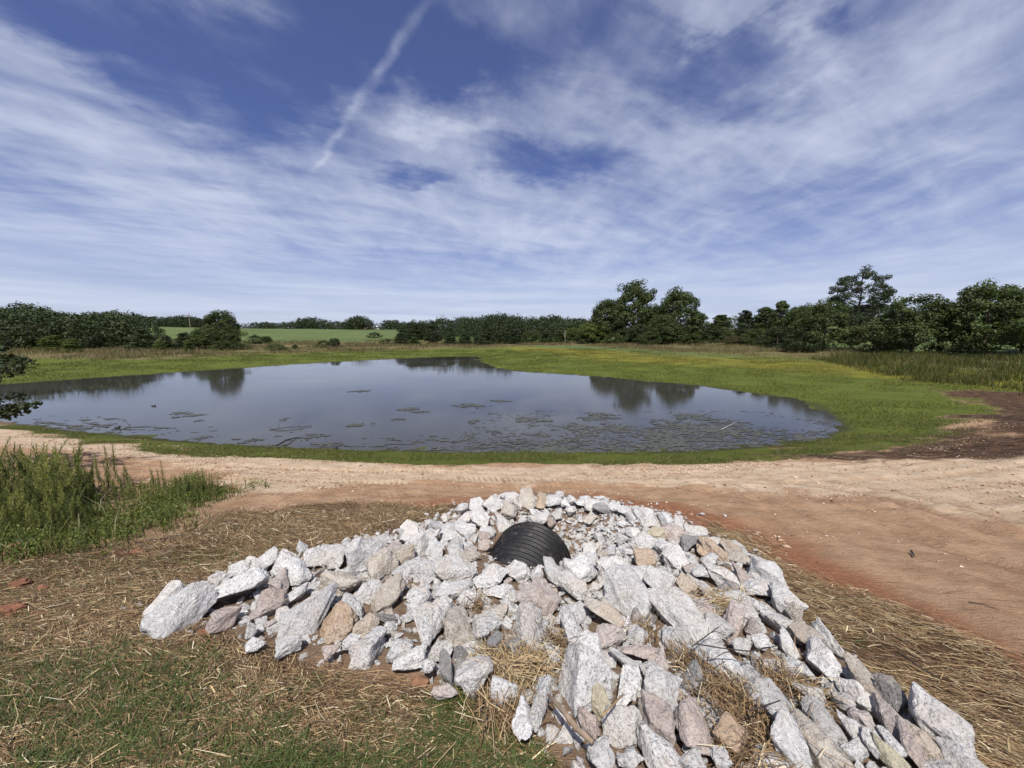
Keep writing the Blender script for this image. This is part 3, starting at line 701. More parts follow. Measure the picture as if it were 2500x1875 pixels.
# rocks of the photograph: centre x, y, long side, short side (photo pixels), tilt of the long side in the picture, tint, optional own label
ROCKS = [
 (447,1496,178,92,28,'g','large grey rock with a rounded end at the left tip of the pile'),
 (392,1462,104,42,25,'w',0),(546,1508,94,52,15,'p',0),(569,1446,205,66,12,'w','long white slab lying along the left tip of the pile'),
 (650,1478,120,64,6,'p','rounded pinkish-tan rock in the front row of the pile\'s left arm'),
 (682,1424,56,46,60,'p',0),(713,1396,110,82,-30,'w',0),(645,1372,76,45,0,'w',0),(582,1390,52,26,10,'w',0),(774,1360,58,46,0,'w',0),(614,1401,82,32,5,'g',0),
 (541,1403,52,27,15,'w',0),(750,1503,196,88,36,'g','long diagonal grey slab beside the orange rock'),(607,1546,36,30,40,'g',0),(623,1570,42,26,0,'w',0),(704,1575,58,34,0,'g',0),
 (722,1448,64,28,25,'g',0),
 (828,1523,94,78,0,'o','rounded orange rock near the straw on the left arm of the pile'),(833,1422,118,66,-10,'t',0),(899,1447,80,50,20,'g',0),(858,1488,74,50,-45,'g',0),
 (901,1538,62,52,40,'t',0),(899,1584,135,70,35,'w',0),(858,1569,46,30,20,'g',0),(810,1591,42,28,0,'p',0),
 (884,1356,98,88,60,'w','tall pointed white rock standing up on the left crest of the pile'),(820,1358,58,52,90,'w',0),(937,1391,80,76,0,'t',0),(945,1462,124,62,50,'t',0),
 (942,1503,74,27,-35,'d','thin dark grey flake among the white rocks'),(1013,1472,90,52,40,'g',0),(1030,1440,42,30,40,'g',0),(998,1389,64,46,45,'g',0),
 (1107,1396,112,68,-25,'w','broad flat white rock left of the black pipe'),(1109,1440,112,46,10,'w',0),(1038,1394,62,42,-45,'g',0),(1142,1465,52,42,0,'w',0),
 (1033,1533,118,100,60,'g',0),(977,1584,74,60,45,'g',0),(1000,1609,88,43,5,'w',0),(1117,1533,114,80,-80,'t','brown-stained grey wedge with a green weed beside it'),(1075,1490,66,46,30,'g',0),
 (1074,1589,62,32,20,'w',0),(1160,1642,112,98,75,'g','notched grey rock above the round white one at the grass edge'),(1089,1630,84,34,-65,'d',0),(1048,1627,36,30,20,'g',0),(1084,1690,64,27,0,'p',0),
 (1233,1687,72,54,0,'w','round white rock sitting by itself on the straw'),(1183,1533,84,70,60,'g',0),(1213,1566,46,42,0,'d',0),(1251,1579,46,42,0,'d',0),
 (1200,1407,94,66,0,'w',0),(1215,1445,62,32,0,'w',0),(1210,1488,58,42,-20,'t',0),
 (1003,1308,52,27,30,'w',0),(1097,1306,42,32,0,'w',0),(1134,1298,56,34,0,'w',0),(1046,1318,62,42,0,'w',0),(1112,1343,58,50,70,'g',0),(1015,1331,72,50,30,'w',0),(1061,1348,56,40,80,'w',0),
 (988,1356,47,41,0,'t',0),(1183,1308,30,26,0,'p',0),(960,1340,40,34,0,'p',0),(1150,1355,46,30,0,'t',0),
 (1294,1532,104,88,70,'g','squarish speckled grey rock above the tuft of golden straw'),(1316,1463,96,78,-30,'p','blocky pink granite rock just below the black pipe'),(1400,1540,120,57,-65,'w','narrow white slab standing between straw and brown earth'),
 (1479,1501,130,46,-25,'t','long tan log-shaped rock with a shadow underneath'),(1532,1463,156,112,-60,'g','biggest grey boulder right of the pipe with a dark cleft'),(1420,1398,88,64,0,'w','squarish white rock against the right foot of the pipe'),
 (1410,1438,114,48,-20,'w',0),(1499,1395,98,54,-10,'w',0),(1350,1392,66,40,-60,'g','pointed rock poking up in front of the pipe'),(1311,1403,32,32,0,'w',0),(1263,1398,62,44,0,'w',0),
 (1491,1555,74,62,0,'p','pink rock smeared with brown earth below the long tan rock'),(1552,1550,52,40,50,'w',0),(1560,1590,94,38,8,'p',0),(1527,1608,88,27,-30,'g',0),
 (1428,1666,178,150,85,'w','broad flat white granite slab under the dead twig, largest of the near rocks'),(1534,1686,128,60,88,'w','upright narrow slab throwing a black shadow on the broad white slab'),
 (1463,1712,78,52,-60,'y','yellow diamond-shaped stone leaning on the broad white slab'),(1440,1768,62,42,-60,'p',0),(1319,1714,122,54,85,'g','spindle-shaped grey rock standing in the straw'),(1278,1762,88,54,80,'w',0),
 (1509,1775,104,78,20,'g',0),(1615,1691,112,88,85,'w',0),(1605,1755,124,92,-60,'p',0),(1618,1613,47,30,75,'p',0),(1585,1636,47,40,60,'g',0),(1640,1674,58,27,-55,'o','small salmon-orange rock wedged above a round white one'),
 (1664,1505,176,90,-36,'w','long white slab with a black gap under its left side'),(1752,1618,132,80,-32,'w','flat white slab overhanging a black shadow'),(1688,1651,78,52,75,'d',0),
 (1695,1775,130,98,-80,'p','large pink-tan rock in the lower right of the pile'),(1786,1797,92,78,30,'o','orange-pink rock beside the trapped pine straw'),(1893,1737,160,110,-50,'w','large white boulder right of the trapped pine straw'),
 (1928,1822,146,94,-45,'w',0),(1604,1838,150,94,-40,'w',0),(1467,1848,78,76,0,'g',0),(1760,1852,48,40,0,'g',0),(1684,1856,66,42,20,'g',0),(1540,1850,60,50,0,'g',0),
 (1788,1523,114,47,80,'p',0),(1917,1520,114,57,-25,'g',0),(1960,1551,80,48,0,'t',0),(2021,1561,88,42,-50,'w',0),(1919,1568,68,30,-55,'g',0),(2005,1613,134,58,-40,'w',0),
 (1855,1568,40,36,0,'w',0),(1809,1573,44,36,0,'g',0),(1890,1628,48,32,0,'p',0),(1933,1628,44,40,0,'w',0),(1967,1637,40,32,0,'g',0),(1976,1689,74,33,-10,'w',0),(1840,1528,42,36,90,'p',0),(1748,1530,64,52,-40,'w',0),
 (2008,1760,118,64,-45,'g',0),(2005,1822,155,90,-35,'t',0),(2120,1669,156,58,-45,'t','long pale ridge-shaped rock on the right edge of the pile'),(2174,1697,74,58,-60,'d','dark grey pyramid rock on the pile\'s right edge'),
 (2300,1782,180,100,-40,'w','big blue-white rock at the lower right end of the pile'),(2352,1860,116,64,-20,'g',0),(2095,1697,94,52,-35,'w',0),(2056,1710,47,40,0,'g',0),(2108,1760,74,42,-40,'p',0),(2187,1767,156,62,-45,'p',0),
 (2165,1837,80,47,-40,'y','yellow stone near the bottom of the pile\'s right arm'),(2230,1825,124,48,-65,'p',0),(2253,1808,82,62,-40,'t',0),(2180,1810,62,37,-50,'w',0),(2131,1812,62,40,-40,'g',0),(2291,1862,57,50,0,'w',0),(2077,1771,68,32,-45,'w',0),
 (1575,1267,68,44,0,'g',0),(1626,1269,44,27,-40,'w',0),(1658,1280,40,32,60,'g',0),(1696,1301,58,28,0,'g',0),(1643,1305,58,36,-30,'p',0),(1601,1307,48,36,0,'y','pale yellow rock on the inner side of the pile\'s right shoulder'),
 (1685,1330,48,42,0,'d',0),(1715,1341,50,28,-70,'o','bright ochre rock on the right shoulder of the pile'),(1750,1351,90,38,-40,'o',0),(1752,1324,42,22,-20,'w',0),(1784,1341,52,32,-40,'t',0),(1803,1364,58,30,-5,'t',0),(1733,1366,42,38,90,'w',0),
 (1567,1332,84,52,10,'w',0),(1620,1339,74,46,0,'w',0),(1647,1368,58,52,0,'w',0),(1689,1383,44,38,0,'p',0),(1712,1393,44,42,0,'w',0),(1767,1410,116,48,-30,'w',0),(1809,1402,64,28,-40,'p',0),
 (1866,1404,90,68,-55,'w',0),(1845,1436,80,52,30,'g',0),(1607,1431,74,62,0,'w',0),(1672,1431,54,47,0,'t',0),(1725,1440,90,57,-60,'g',0),(1909,1465,84,58,-30,'g',0),(1940,1476,48,42,0,'g',0),(1843,1478,68,38,-20,'g',0),
 (1780,1459,62,32,0,'g',0),(1571,1368,54,48,0,'o',0),(1560,1405,60,45,20,'w',0),(1820,1500,60,45,-30,'w',0),(1950,1500,50,38,-40,'t',0),
 (1286,1221,60,44,-80,'t','tall cream rock on the highest point of the pile'),(1325,1221,38,28,80,'o','small tan-orange rock on the far rim beside a white one'),(1352,1221,40,36,0,'w',0),(1248,1215,34,30,30,'w',0),(1367,1205,20,16,30,'w',0),
 (1313,1265,50,34,0,'w','white rock resting right behind the top of the pipe'),(1245,1249,46,40,30,'t',0),(1204,1232,54,34,0,'w',0),(1161,1232,38,28,20,'w',0),(1129,1240,30,24,0,'w',0),(1169,1268,54,52,0,'w',0),(1137,1265,32,30,0,'w',0),
 (1223,1273,52,32,-50,'g',0),(1134,1300,54,30,0,'w',0),(1093,1292,44,37,0,'w',0),(1088,1265,20,17,80,'w',0),(1064,1284,34,32,0,'g',0),(1183,1330,30,26,0,'p',0),(1397,1219,27,20,0,'w',0),(1420,1225,30,20,0,'w',0),
 (1448,1232,42,37,0,'w',0),(1473,1243,54,20,-8,'d','dark flat stone on the far rim of the rock hollow'),(1359,1257,28,20,0,'g',0),(1440,1268,38,24,10,'t',0),(1500,1240,32,22,-10,'g',0),(1527,1246,36,24,-15,'w',0),(1545,1262,40,28,0,'w',0),
 (1395,1245,28,20,0,'w',0),(1380,1230,24,18,0,'w',0),(1460,1312,28,22,0,'g',0),(1440,1340,34,26,0,'w',0),(1495,1345,40,30,60,'w',0),(1470,1352,26,22,0,'t',0),(1415,1362,24,22,0,'g',0),(1340,1270,34,26,0,'p',0),
 (1545,1300,36,26,0,'w',0),(1520,1320,30,24,0,'g',0),
]

UPV = np.array([0, 0, 1.0])
placed = []          # x, y, radius on the ground, for the filler stones
rock_rec = []        # object, px, py, long, short, tint, own label, kind
POS = ray_ground([r[0] for r in ROCKS], [r[1] for r in ROCKS], 0.06)

def axes_for(P, ang, jitter, r):
    """frame of a rock lying on the slope: its broad face looks up and a little to where one stands, long side turned as seen"""
    to = np.array([0, 0, CZ]) - P; to /= np.linalg.norm(to)
    n = UPV + 0.62 * to + np.array([r.gauss(0, jitter), r.gauss(0, jitter), 0]); n /= np.linalg.norm(n)
    right = np.cross(-to, UPV); right /= np.linalg.norm(right); up = np.cross(right, -to)
    v = math.cos(ang) * right + math.sin(ang) * up
    v = v + to * (-(v @ n) / (to @ n))          # slide along the sight line into the rock's own plane
    k = np.linalg.norm(v); X = v / k; Y = np.cross(n, X)
    q = -math.sin(ang) * right + math.cos(ang) * up
    q = q + to * (-(q @ n) / (to @ n))
    return X, Y, n, k, abs(q @ Y)

def add_rock(P, L, W, ang, tint, me, r, thick, lift, name='rock'):
    X, Y, n, kx, ky = axes_for(P, ang, 0.13, r)
    a, b_ = L / 2 * min(kx, 1.30), W / 2 * min(ky, 1.32); c = thick
    o = bpy.data.objects.new(name, me); COL.objects.link(o)
    fx, fy = r.choice((-1, 1)), r.choice((-1, 1))
    M = Matrix(((X[0] * a * fx, Y[0] * b_ * fy, n[0] * c * fx * fy, P[0]), (X[1] * a * fx, Y[1] * b_ * fy, n[1] * c * fx * fy, P[1]),
                (X[2] * a * fx, Y[2] * b_ * fy, n[2] * c * fx * fy, P[2] + lift), (0, 0, 0, 1)))
    o.matrix_world = M; own_material(o, GR[tint])
    placed.append((P[0], P[1], 0.5 * (a + b_)))
    return o

rr = random.Random(11)
for i, (cx, cy, L, W, ang, t, lab) in enumerate(ROCKS):
    P = POS[i]; _, _, dep = project(P)
    s = dep / F; me = (BIG if L > 44 else SMALL)[(i * 7 + 3) % (26 if L > 44 else 18)]
    Wm = W * s; th = Wm * rr.uniform(0.36, 0.48)
    big = (0.86 if L > 110 else 0.93 if L > 70 else 1.0) * (0.90 if cx < 780 and L > 70 else 1.0)
    o = add_rock(P, L * s * 1.02 * big, Wm * 1.03 * big, R(ang), t, me, rr, th, 0.0)
    rock_rec.append([o, cx, cy, L, W, t, lab, 'rock'])

# filler stones: small ones in the gaps, most of them in the hollow to the right of the pipe
def filler(n_obj, n_stuff):
    PA = np.array(placed); cand = []
    xs = rng.uniform(-3.2, 3.8, 90000); ys = rng.uniform(0.9, 5.2, 90000)
    dpile = sdist(xs, ys, PILE); ok = dpile < -0.05
    xs, ys, dpile = xs[ok], ys[ok], dpile[ok]
    pipe_ax = np.array([math.sin(R(17)), math.cos(R(17))])
    q = np.stack([xs, ys], -1) - PIPE_END[:2]; al = q @ pipe_ax; ac = np.abs(q[:, 0] * pipe_ax[1] - q[:, 1] * pipe_ax[0])
    ok = ~((al < 0.12) & (al > -1.05) & (ac < 0.43)); xs, ys = xs[ok], ys[ok]
    pts = list(map(tuple, PA)); out = []
    gx = {}
    def key(x, y): return (int(x * 4), int(y * 4))
    for p in pts: gx.setdefault(key(p[0], p[1]), []).append(p)
    for x, y in zip(xs, ys):
        if len(out) >= n_obj + n_stuff: break
        hol = math.exp(-(((x - 0.85) / 0.55) ** 2 + ((y - 4.15) / 0.45) ** 2))
        rad = (rr.uniform(0.040, 0.085) if len(out) < n_obj else rr.uniform(0.018, 0.045)) * (1 - 0.25 * hol)
        kx, ky = key(x, y); bad = False
        for a in range(-2, 3):
            for b in range(-2, 3):
                for (px, py, pr) in gx.get((kx + a, ky + b), ()):
                    if (px - x) ** 2 + (py - y) ** 2 < (pr * 0.74 + rad * 0.72) ** 2: bad = True; break
                if bad: break
            if bad: break
        if bad: continue
        out.append((x, y, rad)); gx.setdefault((kx, ky), []).append((x, y, rad))
    return out

fill = filler(300 - len(ROCKS), 1500)
n_f = 300 - len(ROCKS)
fill.sort(key=lambda q: -q[2] / math.hypot(q[0], q[1]))
for (x, y, rad) in fill[:n_f]:
    t = rr.choices('gwptod', (38, 42, 8, 7, 2, 3))[0]
    me = rr.choice(SMALL)
    z = float(Tz(np.array([x]), np.array([y]))[0])
    P = np.array([x, y, z + rad * 0.25])
    o = add_rock(P, 2.2 * rad * rr.uniform(0.9, 1.3), 1.9 * rad, rr.uniform(-1.5, 1.5), t, me, rr, rad * rr.uniform(0.5, 0.8), 0)
    px, py, f = project(P); rock_rec.append([o, float(px), float(py), 2.3 * rad * F / f, 1.9 * rad * F / f, t, 0, 'rock'])

def rubble(rest):
    """the smaller stones between the rocks, past counting"""
    V = []; Fl = []; Sz = []; MI = []; o = 0
    tins = ['g', 'w', 'p', 't', 'd']
    base = [(np.array([v.co[:] for v in me.vertices]), [tuple(p.vertices) for p in me.polygons]) for me in SMALL[:12]]
    tiny = [(np.array([v.co[:] for v in me.vertices]), [tuple(p.vertices) for p in me.polygons]) for me in TINY]
    extra = [(rng.normal(0.95, 0.45), rng.normal(4.15, 0.36), rng.uniform(0.010, 0.028)) for _ in range(700)]
    xs = rng.uniform(-3.0, 3.6, 3200); ys = rng.uniform(1.0, 5.1, 3200); keep = sdist(xs, ys, PILE) < 0.08
    extra += [(x, y, rng.uniform(0.006, 0.022)) for x, y in zip(xs[keep], ys[keep])]
    allr = list(rest) + extra
    zz = Tz(np.array([q[0] for q in allr]), np.array([q[1] for q in allr]))
    for i, (x, y, rad) in enumerate(allr):
        v, fc = (base if rad > 0.033 else tiny)[rr.randrange(10)]
        a = rr.uniform(0, 6.28); ca, sa = math.cos(a), math.sin(a); tl = rr.gauss(0, 0.25)
        sc = np.array([rad * rr.uniform(1.0, 1.45), rad * rr.uniform(0.75, 1.05), rad * rr.uniform(0.55, 0.85)])
        q = v * sc; q = np.stack([q[:, 0] * ca - q[:, 1] * sa, q[:, 0] * sa + q[:, 1] * ca, q[:, 2] + q[:, 0] * tl], -1)
        q += np.array([x, y, zz[i] + rad * 0.35])
        V.append(q); mi = rr.choices(range(5), (42, 42, 7, 7, 2))[0]
        for f in fc: Fl += [k + o for k in f]; Sz.append(len(f)); MI.append(mi)
        o += len(v)
    me = mesh_np('rubble', np.concatenate(V), Fl, Sz, GR['g'])
    for t in tins[1:]: me.materials.append(GR[t])
    me.polygons.foreach_set('material_index', MI); me.polygons.foreach_set('use_smooth', [True] * len(Sz)); me.set_sharp_from_angle(angle=R(34))
    tag(link('rubble', me), 'small grey stone chips filling the gaps between the rocks', 'rubble', kind='stuff')

rubble(fill[n_f:])

def label_rocks():
    """own words for the striking ones; the others are told by look and by the striking rock next to them"""
    marks = []
    short = {0: 0}
    for r in rock_rec:
        if r[6]: marks.append((r[1], r[2], r[6]))
    land = [('the black pipe', 1305, 1340), ('the orange rock near the left end', 828, 1523), ('the grey rock at the left tip', 447, 1496), ('the pointed white crest rock', 884, 1356),
            ('the broad white slab', 1428, 1666), ('the flat overhanging slab', 1752, 1618), ('the biggest grey boulder', 1532, 1463), ('the ochre shoulder rock', 1715, 1341),
            ('the tall cream rock on top', 1286, 1221), ('the long diagonal slab', 750, 1503), ('the trapped pine straw', 1830, 1760), ('the dark pyramid rock', 2174, 1697),
            ('the big blue-white end rock', 2300, 1782), ('the long slab over a gap', 1664, 1505), ('the notched grey rock', 1160, 1642), ('the pink rock below the pipe', 1316, 1463),
            ('the dark flat rim stone', 1473, 1243), ('the thin dark flake', 942, 1503), ('the large pink-tan rock', 1695, 1775), ('the pale ridge-shaped rock', 2120, 1669),
            ('the yellow shoulder rock', 1601, 1307), ('the round lone white rock', 1233, 1687), ('the flat white rock left of the pipe', 1107, 1396)]
    dirs = ['right of', 'up-right of', 'above', 'up-left of', 'left of', 'down-left of', 'below', 'down-right of']
    ords = ['', 'second ', 'third ', 'fourth ', 'fifth ', 'sixth ', 'seventh ', 'eighth ', 'ninth ', 'tenth ', 'eleventh ', 'twelfth ']
    buckets = {}
    for r in rock_rec:
        o, cx, cy, L, W, t, lab, _ = r
        tag(o, None, 'rock', 'granite rocks heaped round the pipe')
        if lab: o['label'] = lab; continue
        size = 'large' if L > 95 else 'middling' if L > 55 else 'small' if L > 32 else 'very small'
        shape = 'long' if L / W > 1.8 else 'blocky' if L / W < 1.25 else 'oblong'
        nm, lx, ly = min(land, key=lambda q: (q[1] - cx) ** 2 + (q[2] - cy) ** 2)
        a = int(round(math.degrees(math.atan2(ly - cy, cx - lx)) / 45.0)) % 8
        buckets.setdefault((size, TINT[t], shape, dirs[a], nm), []).append((math.hypot(cx - lx, cy - ly), o))
    for (size, tt, shape, dr, nm), L in buckets.items():
        L.sort(key=lambda q: q[0])
        for k, (_, o) in enumerate(L):
            w_ = ords[min(k, 11)] if len(L) > 1 else ''
            if len(L) > 1 and k == 0: w_ = 'nearest '
            o['label'] = f"{w_}{size} {tt} {shape} rock {dr} {nm}"

label_rocks()
for me in [q for q in BIG + SMALL + TINY if q.users == 0]: bpy.data.meshes.remove(me)

# ------------------------------------------------------------------ ribbons: straw, blades, leaves
def ribbons(C, side_v, wid):
    """C (n,k,3) centre lines, side_v (n,3), wid (n,k) half widths -> V, loops, sizes"""
    n, k, _ = C.shape
    A = C + side_v[:, None] * wid[..., None]; B = C - side_v[:, None] * wid[..., None]
    V = np.stack([A, B], 2).reshape(n, 2 * k, 3)
    q = np.array([[2 * i, 2 * i + 1, 2 * i + 3, 2 * i + 2] for i in range(k - 1)])
    loops = (q[None] + (np.arange(n) * 2 * k)[:, None, None]).reshape(-1, 4)
    return V.reshape(-1, 3), loops, np.full(len(loops), 4)

def blades(x, y, z, h, w, lean, az=None, curl=0.5, seg=3):
    """upright or leaning grass blades, two segments to a point"""
    n = len(x); az = rng.uniform(0, 2 * math.pi, n) if az is None else az
    d = np.stack([np.cos(az), np.sin(az), np.zeros(n)], -1)
    base = np.stack([x, y, z], -1)
    mid = base + d * (h * lean * 0.4)[:, None] + UPV * (h * 0.58)[:, None]
    tip = base + d * (h * lean * (1 + curl))[:, None] + UPV * (h * (1 - 0.25 * lean))[:, None]
    C = np.stack([base, mid, tip], 1) if seg == 3 else np.stack([base, tip], 1)
    s = np.stack([-np.sin(az), np.cos(az), np.zeros(n)], -1)
    # turn some blades side on
    a2 = rng.uniform(0, math.pi, n); s = s * np.cos(a2)[:, None] + d * np.sin(a2)[:, None]
    return ribbons(C, s, np.stack([w, w * 0.85, w * 0.12], 1) if seg == 3 else np.stack([w, w * 0.2], 1))

def scatter(n, x0, x1, y0, y1, wfun, near=False):
    """random ground points kept with probability wfun; near=True thins them out with distance"""
    xs, ys = [], []; tot = 0; tries = 0
    while tot < n and tries < 60:
        tries += 1
        x = rng.uniform(x0, x1, 60000); y = rng.uniform(y0, y1, 60000)
        p = wfun(x, y)
        if near: p = p * np.minimum(1, (1.6 / np.hypot(x, y)) ** 1.1)
        k = rng.random(60000) < p; xs.append(x[k]); ys.append(y[k]); tot += k.sum()
    x = np.concatenate(xs)[:n]; y = np.concatenate(ys)[:n]
    return x, y

def in_view(x, y, z, m=120):
    px, py, f = project(np.stack([x, y, z], -1))
    return (f > 0.3) & (px > -m) & (px < 2500 + m) & (py < 1875 + m)

def pick(n, cols, wts):
    c = np.array(cols)[rng.choice(len(cols), n, p=np.array(wts) / sum(wts))]
    return c * rng.uniform(0.75, 1.25, (n, 1))

STRAW_M = col_mat('dry_straw', 0.65, 0.0, 0.3); BLADE_M = col_mat('grass_blade', 0.6, 0.3, 0.25)

def put_ribbons(name, V, L, Sz, hue, k, mat, label, cat):
    me = mesh_np(name, V, L, Sz, mat, False, {'hue': np.repeat(hue, 2 * k, axis=0)})
    return tag(link(name, me), label, cat, kind='stuff')

def lying(x, y, length, half, lift=0.012, az=None, tilt=0.12):
    n = len(x); az = rng.uniform(0, 2 * math.pi, n) if az is None else az
    d = np.stack([np.cos(az), np.sin(az), rng.normal(0, tilt, n)], -1); s = np.stack([-np.sin(az), np.cos(az), rng.normal(0, 0.35, n)], -1)
    C = []
    bow = rng.normal(0, 0.10, n) * length
    for t in (-0.5, 0.0, 0.5):
        q = np.stack([x, y, np.zeros(n)], -1) + d * (length * t)[:, None] + s * (bow * (0.25 - t * t) * 2)[:, None]
        zg = Tz(q[:, 0], q[:, 1])
        q[:, 2] += zg + lift * rng.uniform(0.2, 1.0, n)
        C.append(q)
    C = np.stack(C, 1)
    mn = (C[:, :, 2] - Tz(C[:, :, 0].ravel(), C[:, :, 1].ravel()).reshape(n, 3)).min(1)
    C[:, :, 2] += np.maximum(0, 0.003 - mn)[:, None]
    return ribbons(C, s, np.stack([half, half, half * 0.7], 1))

STRAW_COL = [(0.38, 0.29, 0.16), (0.25, 0.165, 0.08), (0.155, 0.095, 0.047), (0.085, 0.052, 0.028), (0.52, 0.44, 0.29)]

def build_straw():
    wf = lambda x, y: np.clip(grid_sample(wStraw, x, y) * 1.0 - 0.85 * grid_sample(wPile, x, y), 0, 1) * np.clip(0.75 + 1.6 * fbm(x * 1.3, y * 1.3, 71, 3), 0.12, 1)
    x, y = scatter(95000, -7.5, 8.5, 0.5, 7.0, wf, True)
    k = in_view(x, y, Tz(x, y)); x, y = x[k], y[k]; n = len(x)
    ln = np.clip(rng.lognormal(-2.75, 0.55, n), 0.02, 0.22); hw = rng.uniform(0.0007, 0.0017, n)
    # rain has combed it: a loose grain that turns slowly from place to place
    az = 2.6 + 2.2 * fbm(x * 0.5, y * 0.5, 73, 2) + rng.normal(0, 0.65, n); az = np.where(x > 1.0, -0.75 + rng.normal(0, 0.5, n), az)
    V, L, Sz = lying(x, y, ln, hw, 0.022, az, 0.10)
    hue = np.where((x > 1.0)[:, None], pick(n, STRAW_COL, (0.20, 0.35, 0.27, 0.13, 0.05)), pick(n, STRAW_COL, (0.13, 0.29, 0.33, 0.21, 0.04)))
    put_ribbons('straw', V, L, Sz, hue, 3, STRAW_M, 'dry brown straw mulch scattered over the bare soil', 'straw')
    # thick pale stalks on top
    x, y = scatter(800, -7.0, 8.0, 0.6, 6.5, wf, True); k = in_view(x, y, Tz(x, y)); x, y = x[k], y[k]; n = len(x)
    V, L, Sz = lying(x, y, rng.uniform(0.03, 0.15, n), rng.uniform(0.0014, 0.0027, n), 0.03, None, 0.12)
    put_ribbons('straw_stalks', V, L, Sz, pick(n, [(0.58, 0.49, 0.31), (0.42, 0.31, 0.16), (0.66, 0.60, 0.44)], (0.4, 0.45, 0.15)), 3, STRAW_M, 'thick pale straw stalks lying on the mulch', 'straw')

build_straw()

def build_tufts():
    """wads of straw and pine needles caught between the rocks"""
    spots = [(1240, 1605, 0.17, 520, 'golden'), (1300, 1625, 0.10, 260, 'golden'), (1840, 1745, 0.16, 520, 'brown'), (1780, 1700, 0.12, 300, 'brown'), (1750, 1470, 0.12, 260, 'golden'), (1900, 1655, 0.10, 220, 'brown'),
             (1680, 1610, 0.10, 220, 'brown'), (1830, 1830, 0.12, 260, 'brown'), (1570, 1540, 0.07, 90, 'brown'), (1155, 1475, 0.09, 150, 'brown'), (1360, 1560, 0.09, 140, 'brown'), (1800, 1455, 0.07, 100, 'golden'), (1230, 1720, 0.14, 280, 'brown'), (1985, 1690, 0.08, 140, 'brown')]
    P = ray_ground([s[0] for s in spots], [s[1] for s in spots], 0.05)
    labs = {'golden': 'golden', 'brown': 'brown pine'}
    where = ['in front of the squarish grey rock', 'beside the broad white slab', 'between the orange-pink rock and the large white boulder', 'under the flat overhanging slab', 'above the long white slab over a gap', 'right of the flat overhanging slab',
             'left of the flat overhanging slab', 'below the orange-pink rock', 'beside the pink earth-smeared rock', 'left of the pink rock below the pipe', 'left of the narrow white slab', 'near the pile\'s right shoulder', 'round the spindle-shaped rock', 'at the pile\'s right side above the yellow stone']
    for i, (s, p) in enumerate(zip(spots, P)):
        n = s[3]; r = s[2]
        x = rng.normal(p[0], r * 0.55, n); y = rng.normal(p[1], r * 0.5, n); zz = np.abs(rng.normal(0, 0.035, n)) + 0.02
        az = rng.normal(2.4 + i, 0.7, n); ln = rng.uniform(0.06, 0.2, n); tl = rng.normal(0, 0.28, n)
        d = np.stack([np.cos(az), np.sin(az), tl], -1); sv = np.stack([-np.sin(az), np.cos(az), rng.normal(0, 0.4, n)], -1)
        c = np.stack([x, y, Tz(x, y) + zz], -1); bow = rng.normal(0, 0.025, n)
        C = np.stack([c + d * (ln * t)[:, None] + UPV * (bow * (0.25 - t * t) * 4)[:, None] for t in (-0.5, 0, 0.5)], 1)
        V, L, Sz = ribbons(C, sv, np.stack([np.full(n, 0.0014)] * 3, 1))
        hue = pick(n, STRAW_COL, (0.5, 0.3, 0.1, 0.02, 0.08) if s[4] == 'golden' else (0.10, 0.28, 0.37, 0.2, 0.05))
        me = mesh_np('straw_tuft', V, L, Sz, STRAW_M, False, {'hue': np.repeat(hue, 6, axis=0)})
        tag(link('straw_tuft', me), f"wad of {labs[s[4]]} straw caught {where[i]}", 'straw tuft', 'wads of straw caught between the rocks')

build_tufts()

